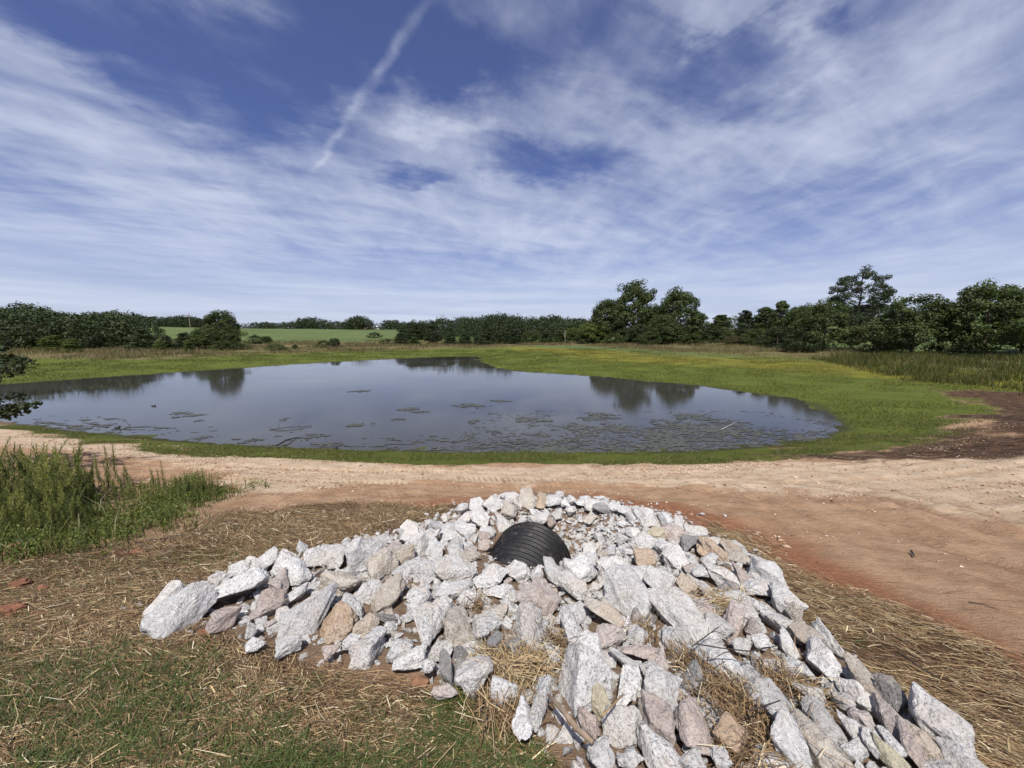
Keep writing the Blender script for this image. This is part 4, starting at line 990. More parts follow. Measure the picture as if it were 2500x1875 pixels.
def build_grass():
    G = [(0.070, 0.100, 0.026), (0.095, 0.128, 0.034), (0.052, 0.074, 0.020), (0.14, 0.13, 0.05)]
    wf = lambda x, y: np.clip(grid_sample(wGreen, x, y) - grid_sample(wPile, x, y), 0, 1) * sstep(-0.10, 0.16, fbm(x * 1.9, y * 1.9, 81, 4))
    x, y = scatter(34000, -6.5, 1.0, 0.6, 3.6, wf, True); k = in_view(x, y, Tz(x, y)); x, y = x[k], y[k]; n = len(x)
    V, L, Sz = blades(x, y, Tz(x, y) - 0.002, rng.uniform(0.018, 0.052, n), rng.uniform(0.0014, 0.0032, n), rng.uniform(0.3, 1.5, n))
    put_ribbons('grass', V, L, Sz, pick(n, G, (0.4, 0.3, 0.2, 0.1)), 3, BLADE_M, 'short green grass sprouting through the straw at the near left', 'grass')
    # thin sprouts among the straw elsewhere
    wf2 = lambda x, y: np.clip(grid_sample(wStraw, x, y) - grid_sample(wPile, x, y), 0, 1) * sstep(0.10, 0.32, fbm(x * 1.5, y * 1.5, 83, 4))
    x, y = scatter(9000, -7, 8, 0.6, 6.0, wf2, True); n = len(x)
    V, L, Sz = blades(x, y, Tz(x, y) - 0.002, rng.uniform(0.015, 0.045, n), rng.uniform(0.0012, 0.0026, n), rng.uniform(0.3, 1.4, n))
    put_ribbons('grass_sprouts', V, L, Sz, pick(n, G, (0.35, 0.25, 0.2, 0.2)), 3, BLADE_M, 'sparse green sprouts among the straw', 'grass')
    # turf strip on the near bank
    Gt = [(0.082, 0.103, 0.017), (0.104, 0.127, 0.022), (0.062, 0.079, 0.015), (0.16, 0.155, 0.045), (0.21, 0.16, 0.08)]
    wf3 = lambda x, y: grid_sample(strip, x, y) * sstep(-0.02, 0.12, Dp(x, y)) * np.clip(0.65 + 2.4 * fbm(x * 0.9, y * 0.9, 85, 4), 0, 1)
    x, y = scatter(60000, -26, 18, 7.0, 19, wf3); n = len(x)
    V, L, Sz = blades(x, y, Tz(x, y) - 0.01, rng.uniform(0.03, 0.085, n), rng.uniform(0.003, 0.007, n), rng.uniform(0.2, 1.1, n), seg=2)
    put_ribbons('turf', V, L, Sz, pick(n, Gt, (0.32, 0.22, 0.24, 0.12, 0.10)), 2, BLADE_M, 'green turf strip along the near edge of the pond', 'grass')
    # far and right bank
    wf4 = lambda x, y: grid_sample(flat, x, y) * (1 - 0.9 * grid_sample(wMud, x, y)) * sstep(0.0, 0.25, Dp(x, y)) * np.clip(0.6 + 2.0 * fbm(x * 0.5, y * 0.5, 87, 4), 0.05, 1) * np.minimum(1, (18.0 / np.hypot(x, y)) ** 1.2)
    x, y = scatter(130000, -50, 45, 9, 75, wf4); k = in_view(x, y, Tz(x, y)); x, y = x[k], y[k]; n = len(x); r = np.hypot(x, y)
    V, L, Sz = blades(x, y, Tz(x, y) - 0.01, rng.uniform(0.025, 0.075, n) * (1 + r / 60), rng.uniform(0.005, 0.010, n) * (0.7 + r / 22), rng.uniform(0.1, 0.8, n), seg=2)
    hue = pick(n, Gt, (0.35, 0.28, 0.25, 0.1, 0.02))
    g = grid_sample(wGold, x, y) * np.clip(0.4 + 2.5 * fbm(x * 0.12, y * 0.12, 89, 3), 0, 1)
    hue = hue * (1 - g[:, None]) + g[:, None] * pick(n, [(0.20, 0.17, 0.03), (0.24, 0.21, 0.035), (0.20, 0.12, 0.04)], (0.5, 0.3, 0.2))
    put_ribbons('bank_grass', V, L, Sz, hue, 2, BLADE_M, 'low bright green grass on the far and right banks', 'grass')
    # dead grass on the churned mud
    wf5 = lambda x, y: grid_sample(wMud, x, y) * np.clip(0.35 + 2.5 * fbm(x * 0.7, y * 0.7, 91, 4), 0, 1)
    x, y = scatter(2600, 4, 40, 7, 30, wf5); n = len(x)
    V, L, Sz = lying(x, y, rng.uniform(0.08, 0.45, n), rng.uniform(0.003, 0.006, n), 0.03, rng.normal(0.2, 0.5, n), 0.05)
    put_ribbons('dead_grass', V, L, Sz, pick(n, [(0.06, 0.036, 0.022), (0.11, 0.065, 0.036), (0.26, 0.19, 0.12)], (0.55, 0.35, 0.10)), 3, STRAW_M, 'dark flattened dead grass on the mud at the right bank', 'dead grass')

build_grass()

TALL = gpoly([(1740, 772), (1850, 795), (1990, 824), (2212, 842), (2650, 870), (2650, 772), (2212, 770), (1900, 764)])
def build_reeds():
    wf = lambda x, y: grid_sample(wReed, x, y) * np.clip(0.5 + 2.2 * fbm(x * 0.2, y * 0.2, 93, 3), 0, 1)
    x, y = scatter(42000, -75, 48, 25, 130, wf); k = in_view(x, y, Tz(x, y)); x, y = x[k], y[k]; n = len(x); r = np.hypot(x, y)
    V, L, Sz = blades(x, y, Tz(x, y) - 0.02, rng.uniform(0.25, 0.7, n), rng.uniform(0.010, 0.022, n) * (0.6 + r / 60), rng.uniform(0.05, 0.5, n), seg=2)
    put_ribbons('reeds', V, L, Sz, pick(n, [(0.20, 0.145, 0.08), (0.15, 0.125, 0.05), (0.095, 0.105, 0.028), (0.24, 0.19, 0.12)], (0.26, 0.27, 0.34, 0.13)), 2, BLADE_M, 'pinkish brown dry reeds along the foot of the trees', 'reeds')
    wf = lambda x, y: sstep(1.0, -1.0, sdist(x, y, TALL)) * np.clip(0.55 + 2.0 * fbm(x * 0.4, y * 0.4, 95, 3), 0, 1)
    x, y = scatter(36000, 12, 70, 12, 62, wf); n = len(x); r = np.hypot(x, y)
    V, L, Sz = blades(x, y, Tz(x, y) - 0.02, rng.uniform(0.25, 0.75, n), rng.uniform(0.008, 0.016, n) * (0.6 + r / 35), rng.uniform(0.05, 0.5, n), seg=2)
    put_ribbons('tall_grass', V, L, Sz, pick(n, [(0.085, 0.095, 0.020), (0.12, 0.12, 0.03), (0.055, 0.070, 0.016), (0.17, 0.13, 0.05)], (0.4, 0.25, 0.25, 0.1)), 2, BLADE_M, 'tall olive grass in front of the trees at the right', 'tall grass')

build_reeds()

# crumbs and clods of soil on the track
def build_clods():
    V = []; Fl = []; Sz = []; H = []; o = 0
    wf = lambda x, y: np.clip(grid_sample(wSand, x, y) + 0.6 * grid_sample(wClay, x, y) + 0.25 * grid_sample(NS, x, y) * (Dp(x, y) > 2.6), 0, 1) * (1 - grid_sample(wPile, x, y)) * np.clip(sstep(0.02, 0.34, fbm(x * 0.7, y * 1.6, 97, 4)) * 0.45 * (Dp(x, y) < 7.5) + 0.10 + np.exp(-((Dp(x, y) - 3.1) / 0.35) ** 2) * sstep(-0.1, 0.2, fbm(x * 0.6, y * 0.6, 99, 3)), 0, 1)
    x, y = scatter(24000, -16, 16, 3.0, 15, wf, False); z = Tz(x, y)
    hues = pick(len(x), [(0.46, 0.33, 0.22), (0.34, 0.21, 0.13), (0.20, 0.115, 0.065), (0.58, 0.47, 0.36)], (0.4, 0.3, 0.2, 0.1))
    base = []
    for i in range(8):
        r = np.random.default_rng(i); v = np.array([(1, 0, 0), (-1, 0, 0), (0, 1, 0), (0, -1, 0), (0, 0, 1), (0, 0, -1)], float) * r.uniform(0.7, 1.2, (6, 1)) + r.normal(0, 0.15, (6, 3))
        base.append((v, np.array([(0, 2, 4), (2, 1, 4), (1, 3, 4), (3, 0, 4), (2, 0, 5), (1, 2, 5), (3, 1, 5), (0, 3, 5)])))
    for i in range(len(x)):
        v, f = base[i % 8]; rad = min(0.038, 0.0065 * rng.lognormal(0.2, 0.55)); a = rng.uniform(0, 6.3)
        q = v * np.array([rad * 1.3, rad, rad * 0.6]); q = np.stack([q[:, 0] * math.cos(a) - q[:, 1] * math.sin(a), q[:, 0] * math.sin(a) + q[:, 1] * math.cos(a), q[:, 2]], -1)
        V.append(q + np.array([x[i], y[i], z[i] + rad * 0.2])); Fl.append(f + o); o += len(v)
        H.append(np.repeat(hues[i:i + 1], len(v), 0))
    Fl = np.concatenate(Fl)
    m = col_mat('soil_crumb', 0.95)
    tag(link('soil_crumbs', mesh_np('soil_crumbs', np.concatenate(V), Fl, np.full(len(Fl), 3), m, False, {'hue': np.concatenate(H)})), 'crumbs of pale and reddish soil on the dirt track', 'soil', kind='stuff')

build_clods()

# ------------------------------------------------------------------ trees
BARK = simple_mat('bark', (0.085, 0.065, 0.048), 0.9, 0.35, 3.0, 0.5, 12.0)
PALE_BARK = simple_mat('dead_wood', (0.42, 0.39, 0.35), 0.85, 0.2, 3.0)
LEAF = {
    'oak': leaf_mat('leaf_oak', (0.050, 0.070, 0.019), 0.20), 'dark': leaf_mat('leaf_dark', (0.032, 0.046, 0.016), 0.16),
    'light': leaf_mat('leaf_light', (0.085, 0.110, 0.026), 0.28), 'pine': leaf_mat('needles_pine', (0.036, 0.050, 0.022), 0.14),
    'cedar': leaf_mat('needles_cedar', (0.038, 0.054, 0.019), 0.14), 'sere': leaf_mat('leaf_sere', (0.085, 0.075, 0.035), 0.2),
}

def leaf_quads(cen, rad, cnt, size, r, squash=0.8, aspect=1.0, outward=1.0):
    """leaf-sized faces gathered in clumps: cen (m,3), rad (m,), cnt leaves per clump"""
    m = len(cen); n = m * cnt
    d = r.normal(0, 1, (n, 3)); d /= np.linalg.norm(d, axis=1)[:, None] + 1e-9
    rr_ = np.repeat(rad, cnt) * r.uniform(0.25, 1.0, n) ** 0.45
    C = np.repeat(cen, cnt, 0) + d * rr_[:, None] * np.array([1, 1, squash])
    nn = d * outward * 1.25 + r.normal(0, 0.42, (n, 3)) + np.array([0, 0, 0.30]); nn /= np.linalg.norm(nn, axis=1)[:, None]
    t = np.cross(nn, r.normal(0, 1, (n, 3))); t /= np.linalg.norm(t, axis=1)[:, None] + 1e-9; b = np.cross(nn, t)
    s = size * r.uniform(0.6, 1.35, n)[:, None]
    V = np.stack([C - t * s * aspect, C + b * s * 0.6, C + t * s * aspect, C - b * s * 0.6], 1).reshape(-1, 3)
    tone = np.repeat(np.repeat(r.uniform(0.72, 1.3, m), cnt) * r.uniform(0.75, 1.25, n), 4)
    L = np.arange(n * 4).reshape(n, 4)
    return V, L, tone

def crown(kind, seed):
    r = np.random.default_rng(seed)
    tr = MB()
    if kind in ('broad', 'tall', 'shrub'):
        cz, rz, rx = {'broad': (0.50, 0.50, 0.46), 'tall': (0.50, 0.50, 0.42), 'shrub': (0.40, 0.58, 0.48)}[kind]
        m = {'broad': 150, 'tall': 170, 'shrub': 80}[kind]
        d = r.normal(0, 1, (m, 3)); d /= np.linalg.norm(d, axis=1)[:, None]
        # a lopsided envelope built of a few big boughs
        boughs = r.normal(0, 1, (9, 3)); boughs /= np.linalg.norm(boughs, axis=1)[:, None]
        k = np.clip((d @ boughs.T).max(1), 0, 1) ** 3
        env = 0.70 + 0.30 * k + r.normal(0, 0.05, m)
        q = r.uniform(0.45, 1.0, m) ** 0.5 * env
        cen = d * q[:, None] * np.array([rx, rx, rz]) * 0.92 + np.array([0, 0, cz])
        cen = cen[cen[:, 2] > 0.05]; lo = cen[:, 2] < 0.45; cen[lo, :2] *= 1.25
        rad = r.uniform(0.06, 0.115, len(cen)) * (1.15 if kind == 'shrub' else 1.0)
        V, L, t = leaf_quads(cen, rad, 112, 0.0142 if kind != 'shrub' else 0.016, r, 0.8)
        # trunk and limbs
        path = [(0, 0, -0.03), (0.01, 0, 0.2), (0.02, 0.01, 0.45), (0.0, 0.02, 0.75)]
        tr.tube(path, [0.022, 0.017, 0.012, 0.004], 7)
        for c in cen[r.choice(len(cen), min(12, len(cen)), replace=False)]:
            z0 = max(0.12, c[2] - 0.25); tr.tube([(0.012, 0.004, z0), (c[0] * 0.5, c[1] * 0.5, z0 + (c[2] - z0) * 0.55), tuple(c)], [0.008, 0.005, 0.002], 5)
    elif kind in ('cedar', 'sapling'):
        m = 140 if kind == 'cedar' else 90
        z = r.uniform(0.03, 0.97, m) ** 1.15; a = r.uniform(0, 6.283, m)
        R0 = (0.40 if kind == 'cedar' else 0.34) * np.sqrt(np.clip(1 - z, 0, 1)) * (0.75 + 0.4 * vnoise(a * 1.3, z * 5, seed)) * (0.8 + 0.2 * np.sin(z * 37))
        q = r.uniform(0.55, 1.0, m)
        cen = np.stack([np.cos(a) * R0 * q, np.sin(a) * R0 * q, z], -1); rad = 0.035 + 0.085 * np.sqrt(1 - z) * r.uniform(0.7, 1.2, m)
        V, L, t = leaf_quads(cen, rad, 90, 0.0128 if kind == 'cedar' else 0.014, r, 0.75, 1.25)
        tr.tube([(0, 0, -0.03), (0, 0.01, 0.4), (0, 0, 0.93)], [0.020, 0.013, 0.003], 7)
        for k in range(10):
            j = r.integers(m); tr.tube([(0, 0, cen[j, 2] - 0.03), tuple(cen[j])], [0.005, 0.002], 4)
    elif kind == 'pine':
        tr.tube([(0, 0, -0.03), (0.01, 0, 0.3), (-0.01, 0.01, 0.6), (0.01, 0, 0.95)], [0.024, 0.018, 0.012, 0.004], 8)
        m = 130; d = r.normal(0, 1, (m, 3)); d /= np.linalg.norm(d, axis=1)[:, None]
        cen = d * (r.uniform(0.45, 1, m) ** 0.5)[:, None] * np.array([0.44, 0.44, 0.40]) + np.array([0, 0, 0.58])
        cen[:, :2] *= np.interp(cen[:, 2], [0.15, 0.4, 0.7, 1.0], [0.7, 0.95, 1.0, 0.8])[:, None]
        for c in cen[::3]:
            z0 = max(0.2, c[2] - 0.12); tr.tube([(0, 0, z0), (c[0] * 0.55, c[1] * 0.55, z0 + 0.05), tuple(c)], [0.008, 0.005, 0.002], 5)
        V, L, t = leaf_quads(cen, r.uniform(0.050, 0.095, m), 110, 0.0110, r, 0.66, 1.2, 1.0)
    elif kind == 'bare':
        tr.tube([(0, 0, -0.02), (0.02, 0, 0.4), (0.0, 0, 0.7)], [0.035, 0.028, 0.02], 7)
        for a, z0, z1, ln in ((0.3, 0.55, 1.0, 0.25), (3.3, 0.6, 0.98, 0.3), (1.8, 0.66, 1.0, 0.15), (4.6, 0.45, 0.8, 0.28), (0.0, 0.4, 0.62, 0.25)):
            tr.tube([(0, 0, z0), (math.cos(a) * ln * 0.6, math.sin(a) * ln * 0.6, (z0 + z1) / 2), (math.cos(a) * ln, math.sin(a) * ln, z1)], [0.02, 0.014, 0.005], 6)
        return None, tr
    e = np.percentile(np.abs(V[:, :2]), 99.0, axis=0).mean(); V = V.copy(); V[:, :2] *= 0.5 / e; V[:, 2] /= np.percentile(V[:, 2], 99.8)
    tr.V = [(a * 0.5 / e if c > 0.1 else a, b * 0.5 / e if c > 0.1 else b, c * 0.97) for a, b, c in tr.V]
    return (V, L, t), tr

PROTO = {}
def proto(kind, var, leaf):
    """shared crown and trunk meshes of one kind of tree, of unit height and width"""
    k = (kind, var)
    if k not in PROTO:
        c, tr = crown(kind, 1000 + var * 31 + sum(map(ord, kind)))
        tm = bpy.data.meshes.new('trunk'); tm.from_pydata(tr.V, [], tr.F); tm.polygons.foreach_set('use_smooth', [True] * len(tm.polygons))
        tm.materials.append(PALE_BARK if kind == 'bare' else BARK)
        cm = mesh_np('crown', c[0], c[1], np.full(len(c[1]), 4), LEAF['oak'], False, {'tone': c[2]}) if c else None
        PROTO[k] = (cm, tm)
    return PROTO[k]

def tree(px, top, wpx, dist, kind, var, leaf, label, group, cat='tree', name=None):
    d = px_dir(px, top); t = dist / d[1]
    x, y = d[0] * t, dist; zt = CZ + d[2] * t
    zg = float(Tz(np.array([x]), np.array([y]))[0]); h = max(0.8, zt - zg)
    dep = dist * math.cos(TILT); w = wpx * dep / F
    root = empty(name or {'shrub': 'bush', 'bare': 'dead_tree', 'pine': 'pine_tree', 'cedar': 'cedar_tree', 'sapling': 'young_tree'}.get(kind, 'tree'), (x, y, zg - 0.05), random.Random(px * 7 + var).uniform(0, 6.28))
    kw = w * (0.90 if px > 1900 else 1.06 if px > 1430 else 1.02); root.scale = (kw, kw, h * 1.0)
    tag(root, label, cat, group)
    cm, tm = proto(kind, var, leaf)
    link('trunk', tm, root)
    if cm: own_material(link('crown', cm, root), LEAF[leaf])
    return root

GR_R, GR_L, GR_C = 'trees along the right bank', 'trees along the left bank', 'small trees at the far end of the pond'
TREES = [
 # right bank, from the far end to the near edge
 (1448,788,84,96,'broad',0,'light','rounded light green tree at the far left foot of the tall tree group',GR_R),
 (1486,731,86,98,'tall',0,'oak','loose-crowned tree leaning out left of the tallest tree',GR_R),
 (1552,686,100,97,'tall',1,'oak','tallest broad tree of the group across the pond',GR_R),
 (1600,742,84,99,'tall',2,'dark','dark tree filling the dip between the two tallest trees',GR_R),
 (1660,702,100,92,'tall',2,'oak','second tallest tree of the group, with a pointed top',GR_R),
 (1622,768,74,84,'broad',1,'oak','dense tree in front of the two tallest trees',GR_R),
 (1566,790,66,88,'broad',2,'dark','dark low tree at the foot of the tallest tree',GR_R),
 (1702,758,70,78,'sapling',0,'oak','spire-shaped tree just right of the tall tree group',GR_R),
 (1762,768,76,78,'cedar',0,'oak','pale-tipped conical tree standing alone before the gap in the right row',GR_R),
 (1822,757,58,72,'cedar',1,'dark','narrow dark conical tree right of the gap in the row',GR_R),
 (1872,749,72,70,'sapling',1,'oak','pointed tree left of the taller twin in the row',GR_R),
 (1911,734,72,66,'cedar',2,'oak','tall pointed tree in the middle of the right row',GR_R),
 (1955,746,84,60,'broad',1,'oak','rounded tree behind the wide dark bush',GR_R),
 (2022,732,128,52,'broad',3,'oak','wide full tree spreading left of the tall pine',GR_R),
 (1960,800,110,52,'shrub',0,'dark','wide dark bush overhanging the grass on the right bank',GR_R),
 (2085,765,70,53,'broad',2,'dark','dark tree below the tall pine',GR_R),
 (2108,652,132,78,'pine',0,'pine','tall open-crowned pine rising above the right row',GR_R),
 (2150,740,92,74,'pine',1,'pine','lower pine at the right foot of the tall pine',GR_R),
 (2138,785,96,48,'shrub',1,'sere','brownish sere bush between the green trees on the right',GR_R),
 (2241,720,168,44,'broad',0,'oak','broad bushy tree right of the tall pine',GR_R),
 (2330,800,90,42,'shrub',2,'light','light green bush between the two biggest right-hand trees',GR_R),
 (2425,686,190,40,'broad',3,'oak','biggest tree at the right edge with ragged top',GR_R),
 (2515,735,150,41,'broad',1,'oak','tree cut off by the right edge of the picture',GR_R),
 (2350,835,80,40,'shrub',0,'dark','low dark bush in the shade of the right-edge trees',GR_R),
 (1690,815,60,76,'shrub',1,'oak','low bush at the reeds below the spire-shaped tree',GR_R),
 (1800,818,70,70,'shrub',2,'sere','low sere bush at the reeds in front of the gap',GR_R),
 (1500,812,60,90,'shrub',0,'oak','low green bush at the left foot of the tall group',GR_R),
 (1530,800,74,91,'shrub',1,'dark','dark thicket under the left side of the tallest tree',GR_R),
 (1590,806,70,82,'shrub',2,'oak','green thicket at the foot of the dip between the tallest trees',GR_R),
 (1655,796,80,80,'broad',3,'oak','bushy tree under the second tallest tree',GR_R),
 (1735,798,64,76,'shrub',1,'dark','dark bush linking the spire-shaped tree and the pale-tipped cone',GR_R),
 (1850,800,80,66,'shrub',0,'oak','green bush at the foot of the narrow dark cone',GR_R),
 (1900,796,80,60,'shrub',2,'dark','dark bush at the foot of the tall pointed tree',GR_R),
 (2190,790,80,50,'shrub',0,'oak','green bush behind the brownish sere one',GR_R),
 (1430,806,60,94,'shrub',1,'oak','green bush left of the rounded light green tree',GR_R),
 # left bank
 (478,806,60,68,'broad',0,'dark','dark bushy tree filling the middle of the low left row',GR_L),
 (560,812,48,68,'broad',2,'oak','bushy tree at the right shoulder of the ragged tall tree',GR_L),
 (345,803,66,62,'cedar',0,'cedar','round-topped cedar at the right end of the left wood',GR_L),
 (300,786,58,68,'cedar',2,'oak','dark tree left of the round-topped cedar',GR_L),
 (250,776,70,70,'tall',2,'dark','tall dark tree in the middle of the left wood',GR_L),
 (205,790,58,66,'cedar',1,'cedar','dark conical tree beside the light green saplings',GR_L),
 (128,818,62,58,'sapling',0,'light','pale green young tree at the reeds on the left bank',GR_L),
 (175,826,44,56,'sapling',1,'light','second pale green young tree, nearer the dark cedars',GR_L),
 (60,765,110,66,'broad',1,'dark','big dark tree near the left edge behind the overhanging branch',GR_L),
 (15,790,110,60,'broad',3,'oak','tree at the left edge of the picture behind the branch',GR_L),
 (532,757,80,70,'tall',1,'oak','tall thin tree with ragged top at the end of the left row',GR_L),
 (498,800,62,66,'broad',1,'oak','bushy tree at the left foot of the ragged tall tree',GR_L),
 (404,818,40,62,'cedar',2,'cedar','small dark conical tree right of the round-topped cedar',GR_L),
 (445,812,46,64,'cedar',0,'cedar','dark cedar in the middle of the low left row',GR_L),
 (458,828,26,58,'sapling',1,'light','tiny light green cone in front of the low left row',GR_L),
 (388,832,36,60,'sapling',0,'light','light green young tree touching the round-topped cedar',GR_L),
 (540,830,56,64,'shrub',1,'oak','low bush at the right foot of the ragged tall tree',GR_L),
 (622,816,42,84,'shrub',0,'oak','round bush on the field, left of a pair',GR_L),
 (650,820,24,86,'broad',1,'oak','narrow bush on the field, right of a pair',GR_L),
 (676,838,50,66,'shrub',2,'oak','flat low bush below the field pair',GR_L),
 (720,842,22,70,'sapling',0,'oak','tiny dark conical bush alone below the field',GR_L),
 (790,830,36,76,'shrub',1,'oak','left bush of the pair at the foot of the field',GR_L),
 (815,825,28,76,'broad',0,'dark','right bush of the pair at the foot of the field',GR_L),
 (585,836,50,66,'shrub',0,'oak','low thicket bush beside the brown bank',GR_L),
 # far end
 (912,810,36,120,'shrub',2,'dark','round dark bush alone on the green field',GR_C),
 (945,826,42,92,'shrub',0,'oak','low green bush at the left end of the far row',GR_C),
 (978,813,42,90,'cedar',1,'dark','dark rounded cedar below the field edge',GR_C),
 (1030,787,96,118,'broad',1,'dark','wide dark tree standing over the far row',GR_C),
 (1000,800,66,112,'broad',0,'dark','dark tree at the field edge left of the wide one',GR_C),
 (1058,808,48,96,'broad',2,'dark','dark oval tree under the pale dead trunk',GR_C),
 (1012,822,34,90,'cedar',2,'oak','small green tree between the dark cedar and the oval tree',GR_C),
 (1098,810,40,92,'cedar',0,'cedar','conical cedar with green field visible on both sides',GR_C),
 (1134,812,40,92,'cedar',2,'cedar','conical cedar second right of the dead trunk',GR_C),
 (1166,818,30,92,'cedar',1,'cedar','slim cedar squeezed beside a broader one at the far end',GR_C),
 (1188,808,46,94,'cedar',0,'cedar','broader cedar at the far end with a slim one at its left',GR_C),
 (1222,808,46,98,'broad',0,'dark','rounded dark tree in the centre of the far row',GR_C),
 (1256,804,50,98,'cedar',2,'dark','broad dark cone in the centre of the far row',GR_C),
 (1296,808,48,100,'broad',2,'oak','rounded green tree right of the broad dark cone',GR_C),
 (1334,806,44,100,'cedar',1,'cedar','cedar left of the bare pale trunks',GR_C),
 (1368,806,40,100,'sapling',1,'oak','soft green tree among the bare pale trunks',GR_C),
 (1404,800,56,104,'broad',3,'light','light green tree right of the bare pale trunks',GR_C),
 (1074,791,26,128,'bare',0,'oak','pale dead tree with forked bare branches on the far bank',None),
 (1380,806,14,96,'bare',1,'oak','bare grey trunk at the reeds on the far bank',None),
]
for i, t in enumerate(TREES):
    tree(*t[:9], cat='bush' if t[4] == 'shrub' else 'tree')

def woodland(name, line, d0, d1, n, label, seed, spread=14, leaf=0.050, nq=210, rise=3):
    """a wood far off that reads as one mass: crowns rank behind rank along the hill"""
    r = np.random.default_rng(seed); xs = [p[0] for p in line]; ys = [p[1] for p in line]
    VV = []; TT = []; nn = 0
    for i in range(n):
        px = r.uniform(xs[0], xs[-1]); dist = r.uniform(d0, d1) if not callable(d0) else d0(px) * r.uniform(0.97, 1.2)
        top = np.interp(px, xs, ys) - rise + abs(r.normal(0, spread * 0.4)) + r.uniform(0, spread) * (i % 2)
        d = px_dir(px, top); t = dist / math.hypot(d[0], d[1]); x = d[0] * t; yy = d[1] * t; zt = CZ + d[2] * t
        zg = float(Tz(np.array([x]), np.array([yy]))[0])
        h = zt - zg
        h = max(h, 3.0); w = min(max(h, 8.0), 14) * r.uniform(0.65, 1.0)
        m = 30
        dd = r.normal(0, 1, (m, 3)); dd /= np.linalg.norm(dd, axis=1)[:, None]
        hh = min(h, 13.0)
        cen = dd * (r.uniform(0.5, 1, m) ** 0.5)[:, None] * np.array([w * 0.5, w * 0.5, hh * 0.50]) + np.array([x, yy, zt - hh * 0.52])
        V, L, tn = leaf_quads(cen, r.uniform(0.10, 0.17, m) * hh, nq // m, leaf * hh, r, 0.8)
        VV.append(V); TT.append(tn * r.uniform(0.8, 1.2))
    V = np.concatenate(VV); n4 = len(V) // 4
    me = mesh_np(name, V, np.arange(n4 * 4).reshape(-1, 4), np.full(n4, 4), LEAF['dark'], False, {'tone': np.concatenate(TT)})
    tag(link(name, me), label, 'woodland', kind='stuff')

woodland('woodland', [(-250, 745), (0, 760), (30, 748), (70, 738), (110, 752), (135, 762), (200, 764), (240, 757), (310, 759), (340, 766), (356, 790)], 92, 150, 210,
         'dark wood covering the hill at the left', 5, 20, 0.034, 540)
woodland('woodland', [(325, 766), (365, 774), (430, 771), (455, 770), (475, 776), (520, 782), (560, 790), (600, 790), (640, 786), (700, 788), (740, 776), (762, 775), (790, 782), (838, 785), (852, 776), (874, 768), (895, 775), (907, 792), (925, 786), (950, 780), (985, 786), (1010, 790)], 258, 300, 380,
         'line of trees on the ridge above the green field', 6, 8)
woodland('woodland', [(1000, 792), (1060, 790), (1080, 782), (1130, 784), (1165, 781), (1215, 775), (1250, 777), (1300, 783), (1350, 779), (1400, 784), (1440, 786), (1480, 775)], 115, 190, 230,
         'mixed wood behind the far end of the pond', 7, 14, 0.036, 420, 12)
woodland('woodland', [(1680, 792), (1740, 780), (1800, 770), (1870, 768), (1960, 760), (2060, 745), (2180, 742)], 130, 170, 60, 'wood on the hill behind the right-hand trees', 8, 8)

# ------------------------------------------------------------------ weeds at the left
WEED_M = leaf_mat('weed_leaf', (0.080, 0.108, 0.026), 0.3, (0.16, 0.16, 0.05)); COVER_M = leaf_mat('ground_cover_leaf', (0.095, 0.132, 0.026), 0.3, (0.15, 0.17, 0.04))

def stalk_arrays(seed, nleaf=120, full=1.0):
    """a horseweed-like stalk of unit height: stem strips and many narrow upward leaves"""
    r = np.random.default_rng(seed)
    zz = np.linspace(0.06, 0.99, nleaf); az = np.arange(nleaf) * 2.399 + r.normal(0, 0.3, nleaf)
    bend = r.normal(0, 0.05, 2)
    cx = lambda z: np.stack([bend[0] * z ** 2, bend[1] * z ** 2, z], -1)
    base = cx(zz); ln = (0.035 + 0.085 * np.sin(np.pi * np.clip(zz * 0.75 + 0.22, 0, 1)) ** 1.2) * r.uniform(0.7, 1.2, nleaf) * full
    d = np.stack([np.cos(az), np.sin(az), np.zeros(nleaf)], -1)
    up = 0.7 + 0.7 * zz
    mid = base + d * (ln * 0.55)[:, None] + UPV * (ln * 0.45 * up)[:, None]
    tip = base + d * (ln * 1.0)[:, None] + UPV * (ln * 0.62 * up)[:, None]
    s = np.stack([-np.sin(az), np.cos(az), np.zeros(nleaf)], -1)
    V, L, Sz = ribbons(np.stack([base, mid, tip], 1), s, np.stack([np.full(nleaf, 0.004), ln * 0.10, ln * 0.01], 1))
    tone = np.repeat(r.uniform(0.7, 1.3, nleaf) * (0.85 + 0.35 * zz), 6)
    sv, sf = tube([tuple(cx(np.array(t))) for t in (0, 0.35, 0.7, 0.98)], [0.007, 0.006, 0.004, 0.002], 4, False)
    n0 = len(V); V = np.concatenate([V, np.array(sv)]); L = np.concatenate([L, np.array(sf) + n0]); tone = np.concatenate([tone, np.full(len(sv), 0.8)])
    return V, L, tone

